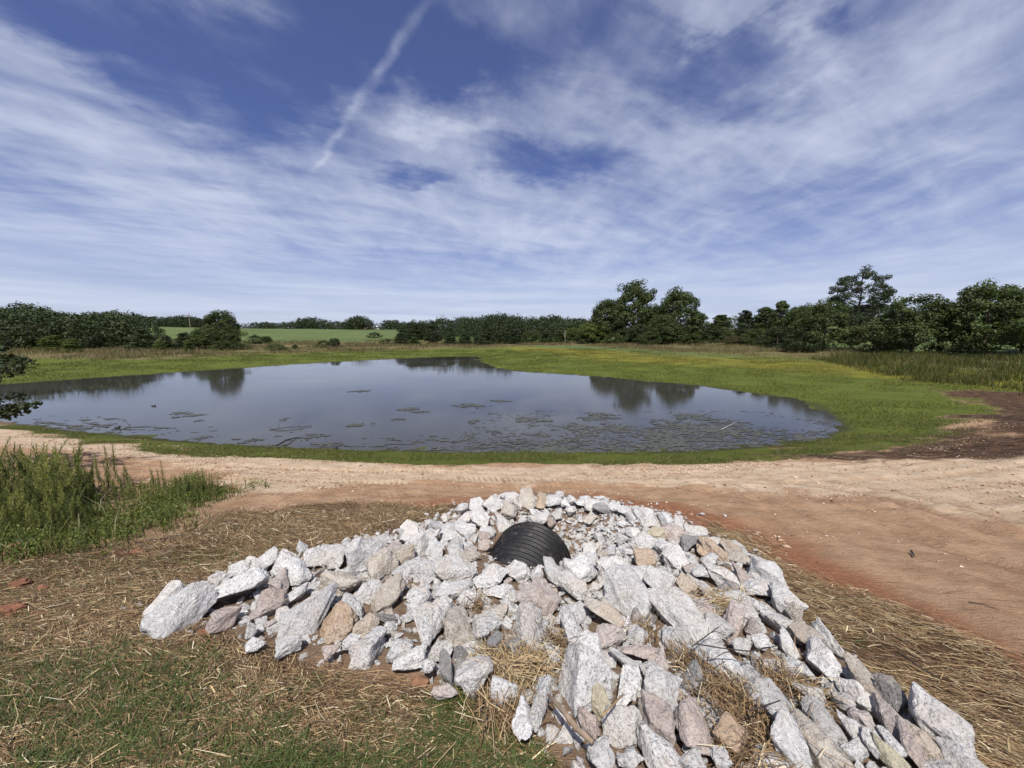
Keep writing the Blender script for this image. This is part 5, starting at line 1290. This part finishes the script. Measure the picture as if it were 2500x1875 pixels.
STALKS = [stalk_arrays(i, 110) for i in range(6)]
def build_weeds():
    protos = [mesh_np('weed_stalk', V, L, np.full(len(L), 4), WEED_M, False, {'tone': t}) for V, L, t in STALKS]
    # the dense stand: far too many to count
    r = np.random.default_rng(3)
    xs = np.concatenate([r.uniform(-40, 235, 270), r.uniform(200, 330, 40)]); ys = np.concatenate([r.uniform(1200, 1320, 270), r.uniform(1185, 1240, 40)])
    P = ray_ground(xs, ys); VV = []; LL = []; TT = []; o = 0
    for i, p in enumerate(P):
        V, L, t = STALKS[i % 6]; hgt = r.uniform(0.34, 0.78) * (1 if xs[i] < 200 else 0.6) * np.clip((1360 - ys[i]) / 110, 0.35, 1)
        a = r.uniform(0, 6.28); wd = hgt * 0.85; lx, ly = r.normal(0, 0.13, 2) * hgt
        q = np.stack([(V[:, 0] * math.cos(a) - V[:, 1] * math.sin(a)) * wd, (V[:, 0] * math.sin(a) + V[:, 1] * math.cos(a)) * wd, V[:, 2] * hgt], -1)
        q[:, 0] += lx * V[:, 2] ** 2; q[:, 1] += ly * V[:, 2] ** 2
        q += np.array([p[0], p[1], float(Tz(p[:1], p[1:2])[0]) - 0.01]); VV.append(q); LL.append(L + o); TT.append(t * r.uniform(0.65, 1.45)); o += len(V)
    L = np.concatenate(LL)
    tag(link('weeds', mesh_np('weeds', np.concatenate(VV), L, np.full(len(L), 4), WEED_M, False, {'tone': np.concatenate(TT)})), 'dense dark green stand of tall weeds at the left edge', 'weeds', kind='stuff')
    # single stalks at its edge
    def stalk(px, base, top, label, group, i):
        p = ray_ground([px], [base])[0]; dd = px_dir(px, top); t = p[1] / dd[1]; h = max(0.1, CZ + dd[2] * t - p[2])
        ob = link('weed_stalk', protos[i % 6]); ob.location = (p[0], p[1], float(Tz(p[:1], p[1:2])[0]) - 0.01); ob.scale = (h * 0.9, h * 0.9, h); ob.rotation_euler = (0, 0, i * 1.3)
        tag(ob, label, 'weed', group)
    g1, g2 = 'lone weed stalks right of the dense stand', 'upright weed stalks in the small right patch'
    for i, (px, b, t, lab) in enumerate([(243, 1180, 1106, 'weed stalk alone against the sand, first right of the dense stand'), (270, 1178, 1090, 'left stalk of the close tall pair against the sand'), (284, 1180, 1088, 'right leaning stalk of the close tall pair against the sand'),
                                    (312, 1172, 1140, 'dark short weed stalk beside the shaded bank'), (352, 1172, 1156, 'smallest dark weed stalk between the two patches'), (200, 1190, 1108, 'weed stalk rising at the right shoulder of the dense stand')]):
        stalk(px, b, t, lab, g1, i)
    names = ['first', 'second', 'third', 'fourth', 'fifth', 'sixth', 'seventh', 'eighth', 'ninth', 'tenth', 'eleventh', 'twelfth', 'thirteenth']
    for i, (px, b, t) in enumerate([(378, 1200, 1140), (390, 1205, 1146), (401, 1190, 1122), (440, 1210, 1164), (455, 1212, 1156), (466, 1210, 1148), (476, 1206, 1156), (484, 1210, 1150), (492, 1206, 1144), (499, 1208, 1142), (514, 1206, 1154), (522, 1204, 1152), (533, 1206, 1162)]):
        stalk(px, b, t, f"{names[i]} weed stalk from the dense stand along the small patch", g2, i + 3)
    # short stuff around them
    xs = r.uniform(400, 535, 60); ys = 1222 - r.uniform(0, 22, 60); P = ray_ground(xs, ys); VV = []; LL = []; TT = []; o = 0
    for i, p in enumerate(P):
        V, L, t = STALKS[i % 6]; hgt = r.uniform(0.12, 0.24)
        VV.append(V * np.array([hgt * 1.1, hgt * 1.1, hgt]) + np.array([p[0], p[1], float(Tz(p[:1], p[1:2])[0])])); LL.append(L + o); TT.append(t); o += len(V)
    L = np.concatenate(LL)
    tag(link('weeds', mesh_np('weeds', np.concatenate(VV), L, np.full(len(L), 4), WEED_M, False, {'tone': np.concatenate(TT)})), 'short weeds at the foot of the small right patch', 'weeds', kind='stuff')
    # leafy ground cover
    mm = lambda x, y: sstep(0.35, -0.35, sdist(x, y, COVER) + 0.8 * fbm(x * 1.6, y * 1.6, 101, 4))
    x, y = scatter(1500, -8, -2, 2.6, 6.5, mm); z = Tz(x, y) + rng.uniform(0.02, 0.10, len(x))
    V, L, t = leaf_quads(np.stack([x, y, z], -1), np.full(len(x), 0.06), 16, 0.0105, np.random.default_rng(4), 0.7, 1.3, 0.3)
    tag(link('ground_cover', mesh_np('ground_cover', V, L, np.full(len(L), 4), COVER_M, False, {'tone': t})), 'low bright green leafy plants below the weed stalks', 'ground cover', kind='stuff')
    x, y = scatter(5200, -8, -2, 2.6, 6.5, mm); n = len(x)
    V, L, Sz = blades(x, y, Tz(x, y) - 0.005, rng.uniform(0.06, 0.22, n), rng.uniform(0.0025, 0.005, n), rng.uniform(0.05, 0.7, n))
    put_ribbons('grass', V, L, Sz, pick(n, [(0.085, 0.115, 0.026), (0.12, 0.14, 0.035), (0.06, 0.085, 0.02), (0.19, 0.16, 0.07)], (0.4, 0.3, 0.2, 0.1)), 3, BLADE_M, 'upright green grass among the weeds at the left', 'grass')
    # long arching dry blades
    n = 70; x, y = scatter(n, -6.5, -2.4, 2.4, 4.2, mm); n = len(x)
    V, L, Sz = blades(x, y, Tz(x, y), rng.uniform(0.10, 0.42, n), rng.uniform(0.002, 0.004, n), rng.uniform(0.5, 1.6, n))
    put_ribbons('dry_blades', V, L, Sz, pick(n, [(0.30, 0.27, 0.15), (0.16, 0.17, 0.06)], (0.5, 0.5)), 3, BLADE_M, 'long arching half-dry blades among the weeds', 'grass')
    # bare stems
    for px, b, t, lab in ((150, 1180, 1058, 'thin bare reddish stem above the dense weeds'), (568, 1205, 1150, 'thin dry seed stem right of the small weed patch'), (286, 1535, 1428, 'dry straw stem standing before the grey end rock')):
        p = ray_ground([px], [b])[0]; dd = px_dir(px, t); h = CZ + dd[2] * p[1] / dd[1] - p[2]
        ob = MB().tube([(0, 0, -0.02), (0.01, 0, h * 0.4), (-0.015, 0.01, h * 0.75), (-0.03, 0, h)], [0.004, 0.0035, 0.003, 0.0015], 5).tube([(-0.015, 0.01, h * 0.72), (0.03, 0, h * 0.93)], [0.002, 0.001], 4).build('dry_stem', DRY)
        ob.location = tuple(p); tag(ob, lab, 'stem')

DRY = simple_mat('dry_stem', (0.26, 0.17, 0.09), 0.8, 0.25, 20.0)
WOOD = simple_mat('weathered_wood', (0.27, 0.20, 0.14), 0.85, 0.35, 15.0, 0.5, 60.0)
DARKWOOD = simple_mat('wet_wood', (0.035, 0.028, 0.022), 0.7, 0.3, 15.0)
build_weeds()

# ------------------------------------------------------------------ floating algae, ducks, branches in the water
def algae_material():
    m, w, b = new_mat('algae'); p = gpos(w)
    n = w.noise(p, 14.0, 4.0, 0.65); n2 = w.noise(p, 40.0, 3.0, 0.6)
    c = w.mix(w.step(n, 0.35, 0.65), (0.030, 0.032, 0.026), (0.080, 0.082, 0.064))
    c = w.mix(w.math('MULTIPLY', w.step(n2, 0.6, 0.72), 0.6), c, (0.16, 0.155, 0.13))
    w.put(b.inputs['Base Color'], c); b.inputs['Roughness'].default_value = 0.6
    w.put(b.inputs['Normal'], w.bump(n2, 0.6, 0.02)); return m
ALGAE = algae_material()

def algae_mesh(x0, x1, y0, y1, cell, keep, name):
    nx = max(6, int((x1 - x0) / cell)); ny = max(5, int((y1 - y0) / cell))
    gx = np.linspace(x0, x1, nx + 1); gy = np.linspace(y0, y1, ny + 1); X, Y = np.meshgrid(gx, gy)
    X = X + vnoise(X * 9 / max(cell * 20, 0.4), Y * 31, 5) * cell * 0.7; Y = Y + vnoise(X * 23, Y * 17, 6) * cell * 0.7
    cxm = (gx[:-1] + gx[1:]) / 2; cym = (gy[:-1] + gy[1:]) / 2; CXm, CYm = np.meshgrid(cxm, cym)
    k = keep(CXm, CYm)
    Z = WZ + 0.008 + 0.012 * np.clip(fbm(X * 3, Y * 3, 8, 3) + 0.4, 0, 1)
    idx = np.arange((nx + 1) * (ny + 1)).reshape(ny + 1, nx + 1)
    q = np.stack([idx[:-1, :-1], idx[:-1, 1:], idx[1:, 1:], idx[1:, :-1]], -1)[k]
    if len(q) == 0: return None
    used, inv = np.unique(q, return_inverse=True)
    V = np.stack([X, Y, Z], -1).reshape(-1, 3)[used]
    return mesh_np(name, V, inv.reshape(q.shape), np.full(len(q), 4), ALGAE, True)

def build_algae():
    pats = [(443,1009,52,8,'longest of the trio of algae strips near the far duck'),(473,1014,46,7,'right strip of the algae trio near the far duck'),(429,1019,20,5,'smallest of the algae trio near the far duck'),(485,1028,22,5,'small algae patch below the trio near the far duck'),
            (245,1039,44,6,'algae streak left of the near duck'),(205,1026,30,4,'thin algae streak farthest left on the water'),(695,1023,24,6,'dark algae fleck above the tangled branch'),(752,1067,56,18,'thick olive algae raft at the end of the slanting branch'),
            (798,1064,24,5,'small algae tail right of the thick raft'),(623,1075,52,9,'algae patch left of the slanting branch by the bank'),(498,1068,44,8,'loose algae drift along the left near bank'),(800,1086,78,12,'algae drift beside the dark bird at the bank'),
            (882,955,54,5,'farthest algae strip in the middle of the pond'),(1000,999,54,7,'left of two slanted algae strips in mid pond'),(1030,1005,46,6,'right of two slanted algae strips in mid pond'),(973,1024,40,5,'thin algae strip below the slanted two'),
            (876,1038,58,10,'forked algae patch left of centre'),(1148,990,84,10,'widest long algae strip in mid pond'),(1218,979,54,6,'algae strip right of and beyond the widest one'),(1159,1029,28,12,'compact round algae patch at mid pond'),
            (1292,1025,76,12,'broad dark algae raft right of the compact one'),(1342,1028,26,7,'small algae raft touching the broad dark raft'),(1298,1038,36,5,'thin algae strip under the broad dark raft'),(1315,1061,64,10,'algae raft between the broad one and the near bank'),
            (1207,1053,20,5,'tiny algae fleck near the bank at centre'),(1467,1018,92,18,'big algae raft below the tall tree\'s reflection'),(1421,1050,66,34,'ragged algae raft at the left end of the large mat'),(1505,1047,108,18,'long algae raft joining the large mat')]
    for i, (px, py, wp, hp, lab) in enumerate(pats):
        c = px_plane(px, py, WZ); a = px_plane(px - wp / 2, py, WZ); b = px_plane(px + wp / 2, py, WZ); t = px_plane(px, py - hp / 2, WZ); u = px_plane(px, py + hp / 2, WZ)
        hx = (b[0] - a[0]) / 2; hy = (t[1] - u[1]) / 2; slope = 0.25 * math.sin(i * 2.1) * hy / hx
        def keep(X, Y, c=c, hx=hx, hy=hy, i=i, s=slope):
            yy = (Y - c[1] - s * (X - c[0])) / hy; xx = (X - c[0]) / hx
            return xx * xx + yy * yy + 2.3 * fbm(X * 2.6 / max(hx, 0.3), Y * 3.4 / max(hy, 0.25), 200 + i, 5, 0.65) < 0.55
        cell = max(0.02, min(0.09, hy / 9))
        me = algae_mesh(c[0] - hx * 1.5, c[0] + hx * 1.5, c[1] - hy * 1.5, c[1] + hy * 1.5, cell, keep, 'algae_patch')
        if me: tag(link('algae_patch', me), lab, 'algae', 'algae patches floating on the pond')
    poly = px_plane([1130, 1300, 1420, 1560, 1600, 1660, 1720, 1790, 1860, 1960, 2030, 2062, 2000, 1850, 1650, 1400, 1200], [1098, 1082, 1070, 1064, 1030, 1012, 1008, 1022, 1045, 1050, 1040, 1070, 1094, 1108, 1118, 1118, 1114], WZ)
    poly = [tuple(q) for q in poly]; xs = [q[0] for q in poly]; ys = [q[1] for q in poly]
    def keep(X, Y):
        d = sdist(X, Y, poly); t = 1.25 * fbm(X * 4.5, Y * 11.0, 300, 4, 0.65) + 0.7 * fbm(X * 0.8, Y * 0.8, 305, 3)
        return t > np.interp(d, [-1.2, -0.3, 0.1, 0.5], [-0.06, 0.05, 0.30, 0.7])
    me = algae_mesh(min(xs) - 0.5, max(xs) + 0.5, min(ys) - 0.5, max(ys) + 0.5, 0.036, keep, 'algae_mat')
    tag(link('algae_mat', me), 'large speckled algae mat along the near right bank', 'algae', kind='stuff')
    # specks drifting along the near bank
    def keep2(X, Y):
        d = Dp(X, Y); return (d < 0.05) & (d > -1.9) & (fbm(X * 2.2, Y * 7.5, 310, 4) + 0.45 * fbm(X * 0.35, Y * 0.7, 315, 3) > np.interp(d, [-1.9, -0.5, 0], [0.55, 0.30, 0.12]))
    me = algae_mesh(-20, 6, 9.5, 19.0, 0.05, keep2, 'algae_flecks')
    tag(link('algae_flecks', me), 'dark algae flecks drifting along the near left bank', 'algae', kind='stuff')

build_algae()

DUCK_M = simple_mat('dark_plumage', (0.018, 0.016, 0.015), 0.6, 0.3, 30.0); BILL_M = simple_mat('bill', (0.10, 0.08, 0.04), 0.5)
def duck(px, py, length, face, label, ground=False):
    p = px_plane(px, py, WZ) if not ground else ray_ground([px], [py])[0]
    # spine from tail over the back, up the neck to the bill; one skin
    sp = [(-0.52, 0.16, 0.015, 0.01), (-0.44, 0.13, 0.06, 0.035), (-0.30, 0.10, 0.13, 0.085), (-0.08, 0.08, 0.17, 0.115), (0.14, 0.08, 0.165, 0.12), (0.30, 0.11, 0.12, 0.10), (0.37, 0.19, 0.07, 0.065), (0.385, 0.27, 0.052, 0.052),
          (0.395, 0.33, 0.062, 0.058), (0.425, 0.365, 0.062, 0.056), (0.475, 0.36, 0.042, 0.040), (0.50, 0.352, 0.012, 0.012)]
    V = []; Fc = []; seg = 12
    for i, (x, z, ry, rz) in enumerate(sp):
        a = sp[max(i - 1, 0)]; b = sp[min(i + 1, len(sp) - 1)]; tx, tz = b[0] - a[0], b[1] - a[1]; l = math.hypot(tx, tz); nx, nz = -tz / l, tx / l
        for k in range(seg):
            an = 2 * math.pi * k / seg; V.append((x + nx * rz * math.cos(an), ry * math.sin(an), z + nz * rz * math.cos(an)))
    for i in range(len(sp) - 1):
        for k in range(seg):
            k2 = (k + 1) % seg; Fc.append((i * seg + k, i * seg + k2, (i + 1) * seg + k2, (i + 1) * seg + k))
    Fc.append(tuple(reversed(range(seg)))); n = (len(sp) - 1) * seg; Fc.append(tuple(range(n, n + seg)))
    root = MB().add(V, Fc).build('duck', DUCK_M, None, True)
    MB().tube([(0.49, 0, 0.352), (0.53, 0, 0.346), (0.575, 0, 0.342)], [0.022, 0.018, 0.010], 6).build('bill', BILL_M, root, True)
    root.location = (p[0], p[1], (WZ if not ground else p[2] + 0.05 * length)); root.scale = (length,) * 3; root.rotation_euler = (0, 0, face)
    tag(root, label, 'duck', 'dark ducks on the pond')

duck(375, 992, 0.24, 0.1, 'far dark duck swimming alone past the tree reflections')
duck(287, 1046, 0.27, -0.1, 'near dark duck swimming close to the sandy left bank')
duck(820, 1096, 0.20, 1.2, 'small dark bird sitting at the near waterline', True)

def branch(pts, radii, name, label, mat, cat='branch', twigs=()):
    mb = MB().tube(pts, radii, 7)
    for a, b, r0 in twigs: mb.tube([a, tuple((np.array(a) + np.array(b)) / 2 + np.array([0, 0, 0.01])), b], [r0, r0 * 0.8, r0 * 0.4], 5)
    return tag(mb.build(name, mat, None, True), label, cat)

def at_water(px, py, z): q = px_plane(px, py, WZ); return (q[0], q[1], WZ + z)
a, b = at_water(676, 1092, 0.06), at_water(726, 1069, 0.02)
branch([a, tuple(np.array(a) * 0.55 + np.array(b) * 0.45 + np.array([0, 0, 0.05])), b], [0.035, 0.026, 0.010], 'fallen_branch', 'dark branch slanting from the near bank into the water', DARKWOOD)
a, b = at_water(1760, 1050, 0.02), at_water(1800, 1032, 0.05)
branch([a, b], [0.010, 0.007], 'driftwood_stick', 'pale stick lying on the large algae mat', PALE_BARK, 'stick')
a, b = at_water(318, 1041, 0.0), at_water(307, 1036, 0.16)
branch([a, b], [0.012, 0.006], 'twig', 'thin twig sticking out of the water right of the near duck', DARKWOOD, 'twig')
P0 = np.array(at_water(660, 1050, 0.01))
branch([tuple(P0), tuple(P0 + [0.5, 0.15, 0.05]), tuple(P0 + [1.0, 0.35, 0.03]), tuple(P0 + [1.25, 0.55, 0.02])], [0.012, 0.014, 0.014, 0.010], 'fallen_branch', 'tangled bare branch half sunk in mid pond', DARKWOOD,
       twigs=[(tuple(P0 + [0.1, 0.03, 0.01]), tuple(P0 + [-0.25, 0.2, 0.06]), 0.008), (tuple(P0 + [0.25, 0.08, 0.02]), tuple(P0 + [0.05, 0.5, 0.16]), 0.008), (tuple(P0 + [0.05, 0.5, 0.16]), tuple(P0 + [0.35, 0.65, 0.22]), 0.006),
              (tuple(P0 + [0.8, 0.3, 0.03]), tuple(P0 + [1.0, 0.6, 0.22]), 0.006), (tuple(P0 + [0.9, 0.3, 0.03]), tuple(P0 + [1.15, 0.1, 0.03]), 0.007), (tuple(P0 + [0.6, 0.2, 0.04]), tuple(P0 + [0.85, 0.5, 0.18]), 0.006), (tuple(P0 + [0.45, 0.12, 0.04]), tuple(P0 + [0.2, -0.15, 0.02]), 0.007)])

# ------------------------------------------------------------------ house, shed and poles on the far ridge
def far_ground(px, r):
    d = px_dir(px, 805); t = r / math.hypot(d[0], d[1]); x, y = d[0] * t, d[1] * t
    return x, y, float(Tz(np.array([x]), np.array([y]))[0])

def build_house():
    wall = simple_mat('house_wall', (0.42, 0.36, 0.29), 0.8); roof = simple_mat('house_roof', (0.20, 0.155, 0.125), 0.85, 0.2, 2.0); glass = simple_mat('window_glass', (0.03, 0.035, 0.04), 0.1)
    white = simple_mat('white_siding', (0.72, 0.72, 0.72), 0.6, 0.05)
    for (px, r, L, W, H, RH, wm, rm, nm, lab) in ((893, 288, 10.0, 5.5, 1.9, 1.5, wall, roof, 'house', 'low house with brown roof on the ridge above the field'),
                                                 (924, 300, 4.2, 4.0, 3.6, 0.8, white, white, 'shed', 'white building between the two clumps of ridge trees')):
        x, y, z = far_ground(px, r); root = empty(nm, (x, y, z - 0.25), -0.35); tag(root, lab, 'building')
        MB().box(-L / 2, L / 2, -W / 2, W / 2, 0, H).build('wall', wm, root)
        o = 0.35
        V = [(-L / 2 - o, -W / 2 - o, H + 0.01), (L / 2 + o, -W / 2 - o, H + 0.01), (L / 2 + o, W / 2 + o, H + 0.01), (-L / 2 - o, W / 2 + o, H + 0.01), (-L / 2 + 1.2, 0, H + RH), (L / 2 - 1.2, 0, H + RH)]
        MB().add(V, [(0, 1, 5, 4), (1, 2, 5), (2, 3, 4, 5), (3, 0, 4), (3, 2, 1, 0)]).build('roof', rm, root)
        MB().box(-0.5, 0.5, -W / 2 - 0.04, -W / 2 + 0.02, 0, 1.7).build('door', roof, root)
        for wx in (-L * 0.3, L * 0.3): MB().box(wx - 0.5, wx + 0.5, -W / 2 - 0.05, -W / 2 + 0.02, 0.8, 1.6).build('window', glass, root)

build_house()

def build_poles():
    for px, r, h, lab in ((465, 170, 6.5, 'utility pole standing before the ridge wood beside the left row'), (186, 120, 5.0, 'utility pole among the trees of the left hill'), (783, 268, 6.0, 'utility pole on the ridge left of the house')):
        x, y, z = far_ground(px, r); root = empty('utility_pole', (x, y, z - 0.3)); tag(root, lab, 'pole', 'utility poles on the hill')
        MB().tube([(0, 0, 0), (0, 0, h)], [0.11, 0.08], 8).build('post', WOOD, root)
        MB().box(-0.9, 0.9, -0.06, 0.06, h - 0.7, h - 0.55).build('crossarm', WOOD, root)

build_poles()

# ------------------------------------------------------------------ young sweetgum just outside the left edge, two of its boughs hang into view
def build_sapling():
    base = np.array([-10.6, 6.9, 0.0]); base[2] = float(Tz(base[:1], base[1:2])[0])
    root = empty('young_tree', tuple(base)); tag(root, 'leafy young tree at the left edge, its boughs hanging into the picture', 'tree')
    tr = MB(); H = 3.2
    tr.tube([(0, 0, -0.1), (0.05, 0, 0.9), (0.02, 0.05, 1.9), (0.05, 0, H)], [0.05, 0.04, 0.028, 0.008], 8)
    r = np.random.default_rng(17); cen = []
    # boughs that reach the frame: ends fixed by where they hang, at this tree's own distance
    ends = []
    for px, py, yy in ((62, 895, 6.6), (75, 885, 6.7), (55, 905, 6.5), (35, 868, 6.9), (20, 850, 7.0), (85, 993, 6.5), (60, 1008, 6.5), (35, 1012, 6.7), (48, 880, 7.0), (30, 905, 6.8), (70, 990, 6.5), (45, 1000, 6.7), (20, 1006, 6.9), (95, 800, 7.4), (60, 815, 7.2), (30, 830, 7.0), (15, 880, 6.9)):
        d = px_dir(px, py); t = yy / d[1]; ends.append(np.array([d[0] * t, yy, CZ + d[2] * t]) - base)
    for k in range(26):
        a = k * 2.4; z0 = 0.7 + 2.3 * (k / 26); l = 1.25 * (1.1 - z0 / 3.4) + 0.2
        ends.append(np.array([math.cos(a) * l * 0.9 - 0.25, math.sin(a) * l, z0 + 0.15]))
    for e in ends:
        z0 = max(0.3, min(H - 0.3, e[2] - 0.15)); s = np.array([0.03, 0.02, z0])
        tr.tube([tuple(s), tuple((s + e) / 2 + np.array([0, 0, 0.06])), tuple(e)], [0.013, 0.009, 0.003], 5)
        for u in (0.55, 0.75, 0.9, 1.0): cen.append(s + (e - s) * u + r.normal(0, 0.04, 3))
    tr.build('trunk', BARK, root, True)
    V, L, t = leaf_quads(np.array(cen), r.uniform(0.07, 0.14, len(cen)), 26, 0.042, r, 0.7, 0.9, 0.2)
    link('crown', mesh_np('crown', V, L, np.full(len(L), 4), LEAF['dark'], False, {'tone': t}), root)

build_sapling()

# ------------------------------------------------------------------ odds and ends on the near ground
CLOD = {'r': simple_mat('red_clod', (0.18, 0.078, 0.042), 0.95, 0.3, 20.0, 0.8, 60.0), 'b': simple_mat('brown_clod', (0.20, 0.105, 0.058), 0.95, 0.3, 20.0, 0.8, 60.0)}
def clod(px, py, wpx, hpx, k, label, seed, name='clay_clod'):
    p = ray_ground([px], [py])[0]; dep = float(project(p)[2]); w = 0.7 * wpx * dep / F; h = hpx * dep / F * 0.32
    bm = bmesh.new(); bmesh.ops.create_icosphere(bm, subdivisions=4, radius=1.0); off = Vector((seed * 5.3, seed * 2.1, 0))
    for v in bm.verts:
        n = mnoise.fractal(v.co * 1.7 + off, 1.0, 2.0, 5); v.co *= 1 + 0.40 * n
        v.co = Vector((v.co.x * w / 2, v.co.y * w / 2 * 0.7, v.co.z * h))
    for f in bm.faces: f.smooth = True
    me = bpy.data.meshes.new(name); bm.to_mesh(me); bm.free(); me.materials.append(CLOD[k])
    o = link(name, me); o.location = (p[0], p[1], float(Tz(p[:1], p[1:2])[0]) + h * 0.15); tag(o, label, 'clod', 'clods of clay lying in the straw')

for i, c in enumerate([(48, 1432, 62, 26, 'r', 'red clay clod lying highest near the left edge'), (105, 1442, 50, 24, 'r', 'red clay clod right of the highest one'), (165, 1446, 50, 14, 'r', 'flat red clay crumb at the right end of the row'), (20, 1495, 95, 36, 'r', 'largest red clay clod at the left edge'),
                       (85, 1500, 60, 16, 'r', 'low red clay spill beside the largest clod'), (1022, 1668, 62, 44, 'b', 'rounded brown clod in the straw below the notched rock'), (500, 1548, 60, 18, 'r', 'reddish lump at the foot of the grey end rock'), (335, 1352, 40, 16, 'r', 'small orange lump in the straw below the weeds'),
                       (30, 1348, 80, 34, 'b', 'brown earth lump under the weeds at the left edge'), (1040, 1730, 40, 16, 'b', 'flat brown lump right of the grass near the rocks')]):
    clod(*c, seed=i + 1)

def ground_stick(pts, radii, label, name='stick', mat=WOOD, twigs=(), lift=0.06):
    P = ray_ground([p[0] for p in pts], [p[1] for p in pts], lift)
    TW = [(tuple(ray_ground([a[0]], [a[1]], lift)[0]), tuple(ray_ground([b[0]], [b[1]], lift + h)[0]), r0) for a, b, h, r0 in twigs]
    branch([tuple(p) for p in P], radii, name, label, mat, 'stick', TW)

ground_stick([(1338, 1695), (1375, 1735), (1410, 1780), (1448, 1812)], [0.006, 0.011, 0.012, 0.009], 'brown stick lying across the foot of the broad white slab', lift=0.14)
ground_stick([(1470, 1748), (1500, 1718), (1520, 1696)], [0.004, 0.004, 0.003], 'thin straw-coloured twig leaning on the broad white slab', 'twig', DRY, lift=0.19)
ground_stick([(1700, 1572), (1760, 1582), (1830, 1590), (1900, 1576)], [0.003, 0.003, 0.003, 0.002], 'thin dark twig lying over the flat overhanging slab', 'twig', DARKWOOD, [((1790, 1590), (1745, 1606), 0.03, 0.0025), ((1860, 1582), (1900, 1585), 0.03, 0.002)], lift=0.22)
ground_stick([(1690, 1578), (1720, 1556), (1755, 1530)], [0.003, 0.003, 0.002], 'forked dark twig above the flat overhanging slab', 'twig', DARKWOOD, [((1735, 1545), (1760, 1545), 0.03, 0.002), ((1728, 1550), (1730, 1530), 0.03, 0.002)], lift=0.18)
ground_stick([(1830, 1735), (1870, 1722), (1905, 1710)], [0.003, 0.003, 0.002], 'dark twig on the large white boulder', 'twig', DARKWOOD, [((1860, 1726), (1890, 1735), 0.02, 0.002)], lift=0.22)
ground_stick([(-40, 1345), (20, 1335), (75, 1318)], [0.045, 0.040, 0.025], 'pale weathered log end under the weeds at the left edge', 'log', PALE_BARK, lift=0.04)
ground_stick([(330, 1325), (430, 1310), (510, 1300)], [0.007, 0.010, 0.005], 'dark root lying below the weed patch', 'root', DARKWOOD, lift=0.02)
ground_stick([(640, 1300), (690, 1302), (745, 1300)], [0.005, 0.006, 0.004], 'dark stick on the red soil left of the pile', 'stick', DARKWOOD, lift=0.012)
ground_stick([(2190, 1590), (2235, 1622), (2300, 1660)], [0.003, 0.004, 0.003], 'dark thin stick in the straw right of the pile', 'stick', DARKWOOD, lift=0.02)
ground_stick([(2365, 1470), (2400, 1474), (2440, 1490)], [0.003, 0.003, 0.002], 'curved dark twig on the bare soil at the right', 'twig', DARKWOOD, lift=0.012)
ground_stick([(2225, 1345), (2232, 1358)], [0.010, 0.006], 'dark wood chip on the smooth track', 'wood_chip', DARKWOOD, lift=0.01)

bpy.context.view_layer.update()
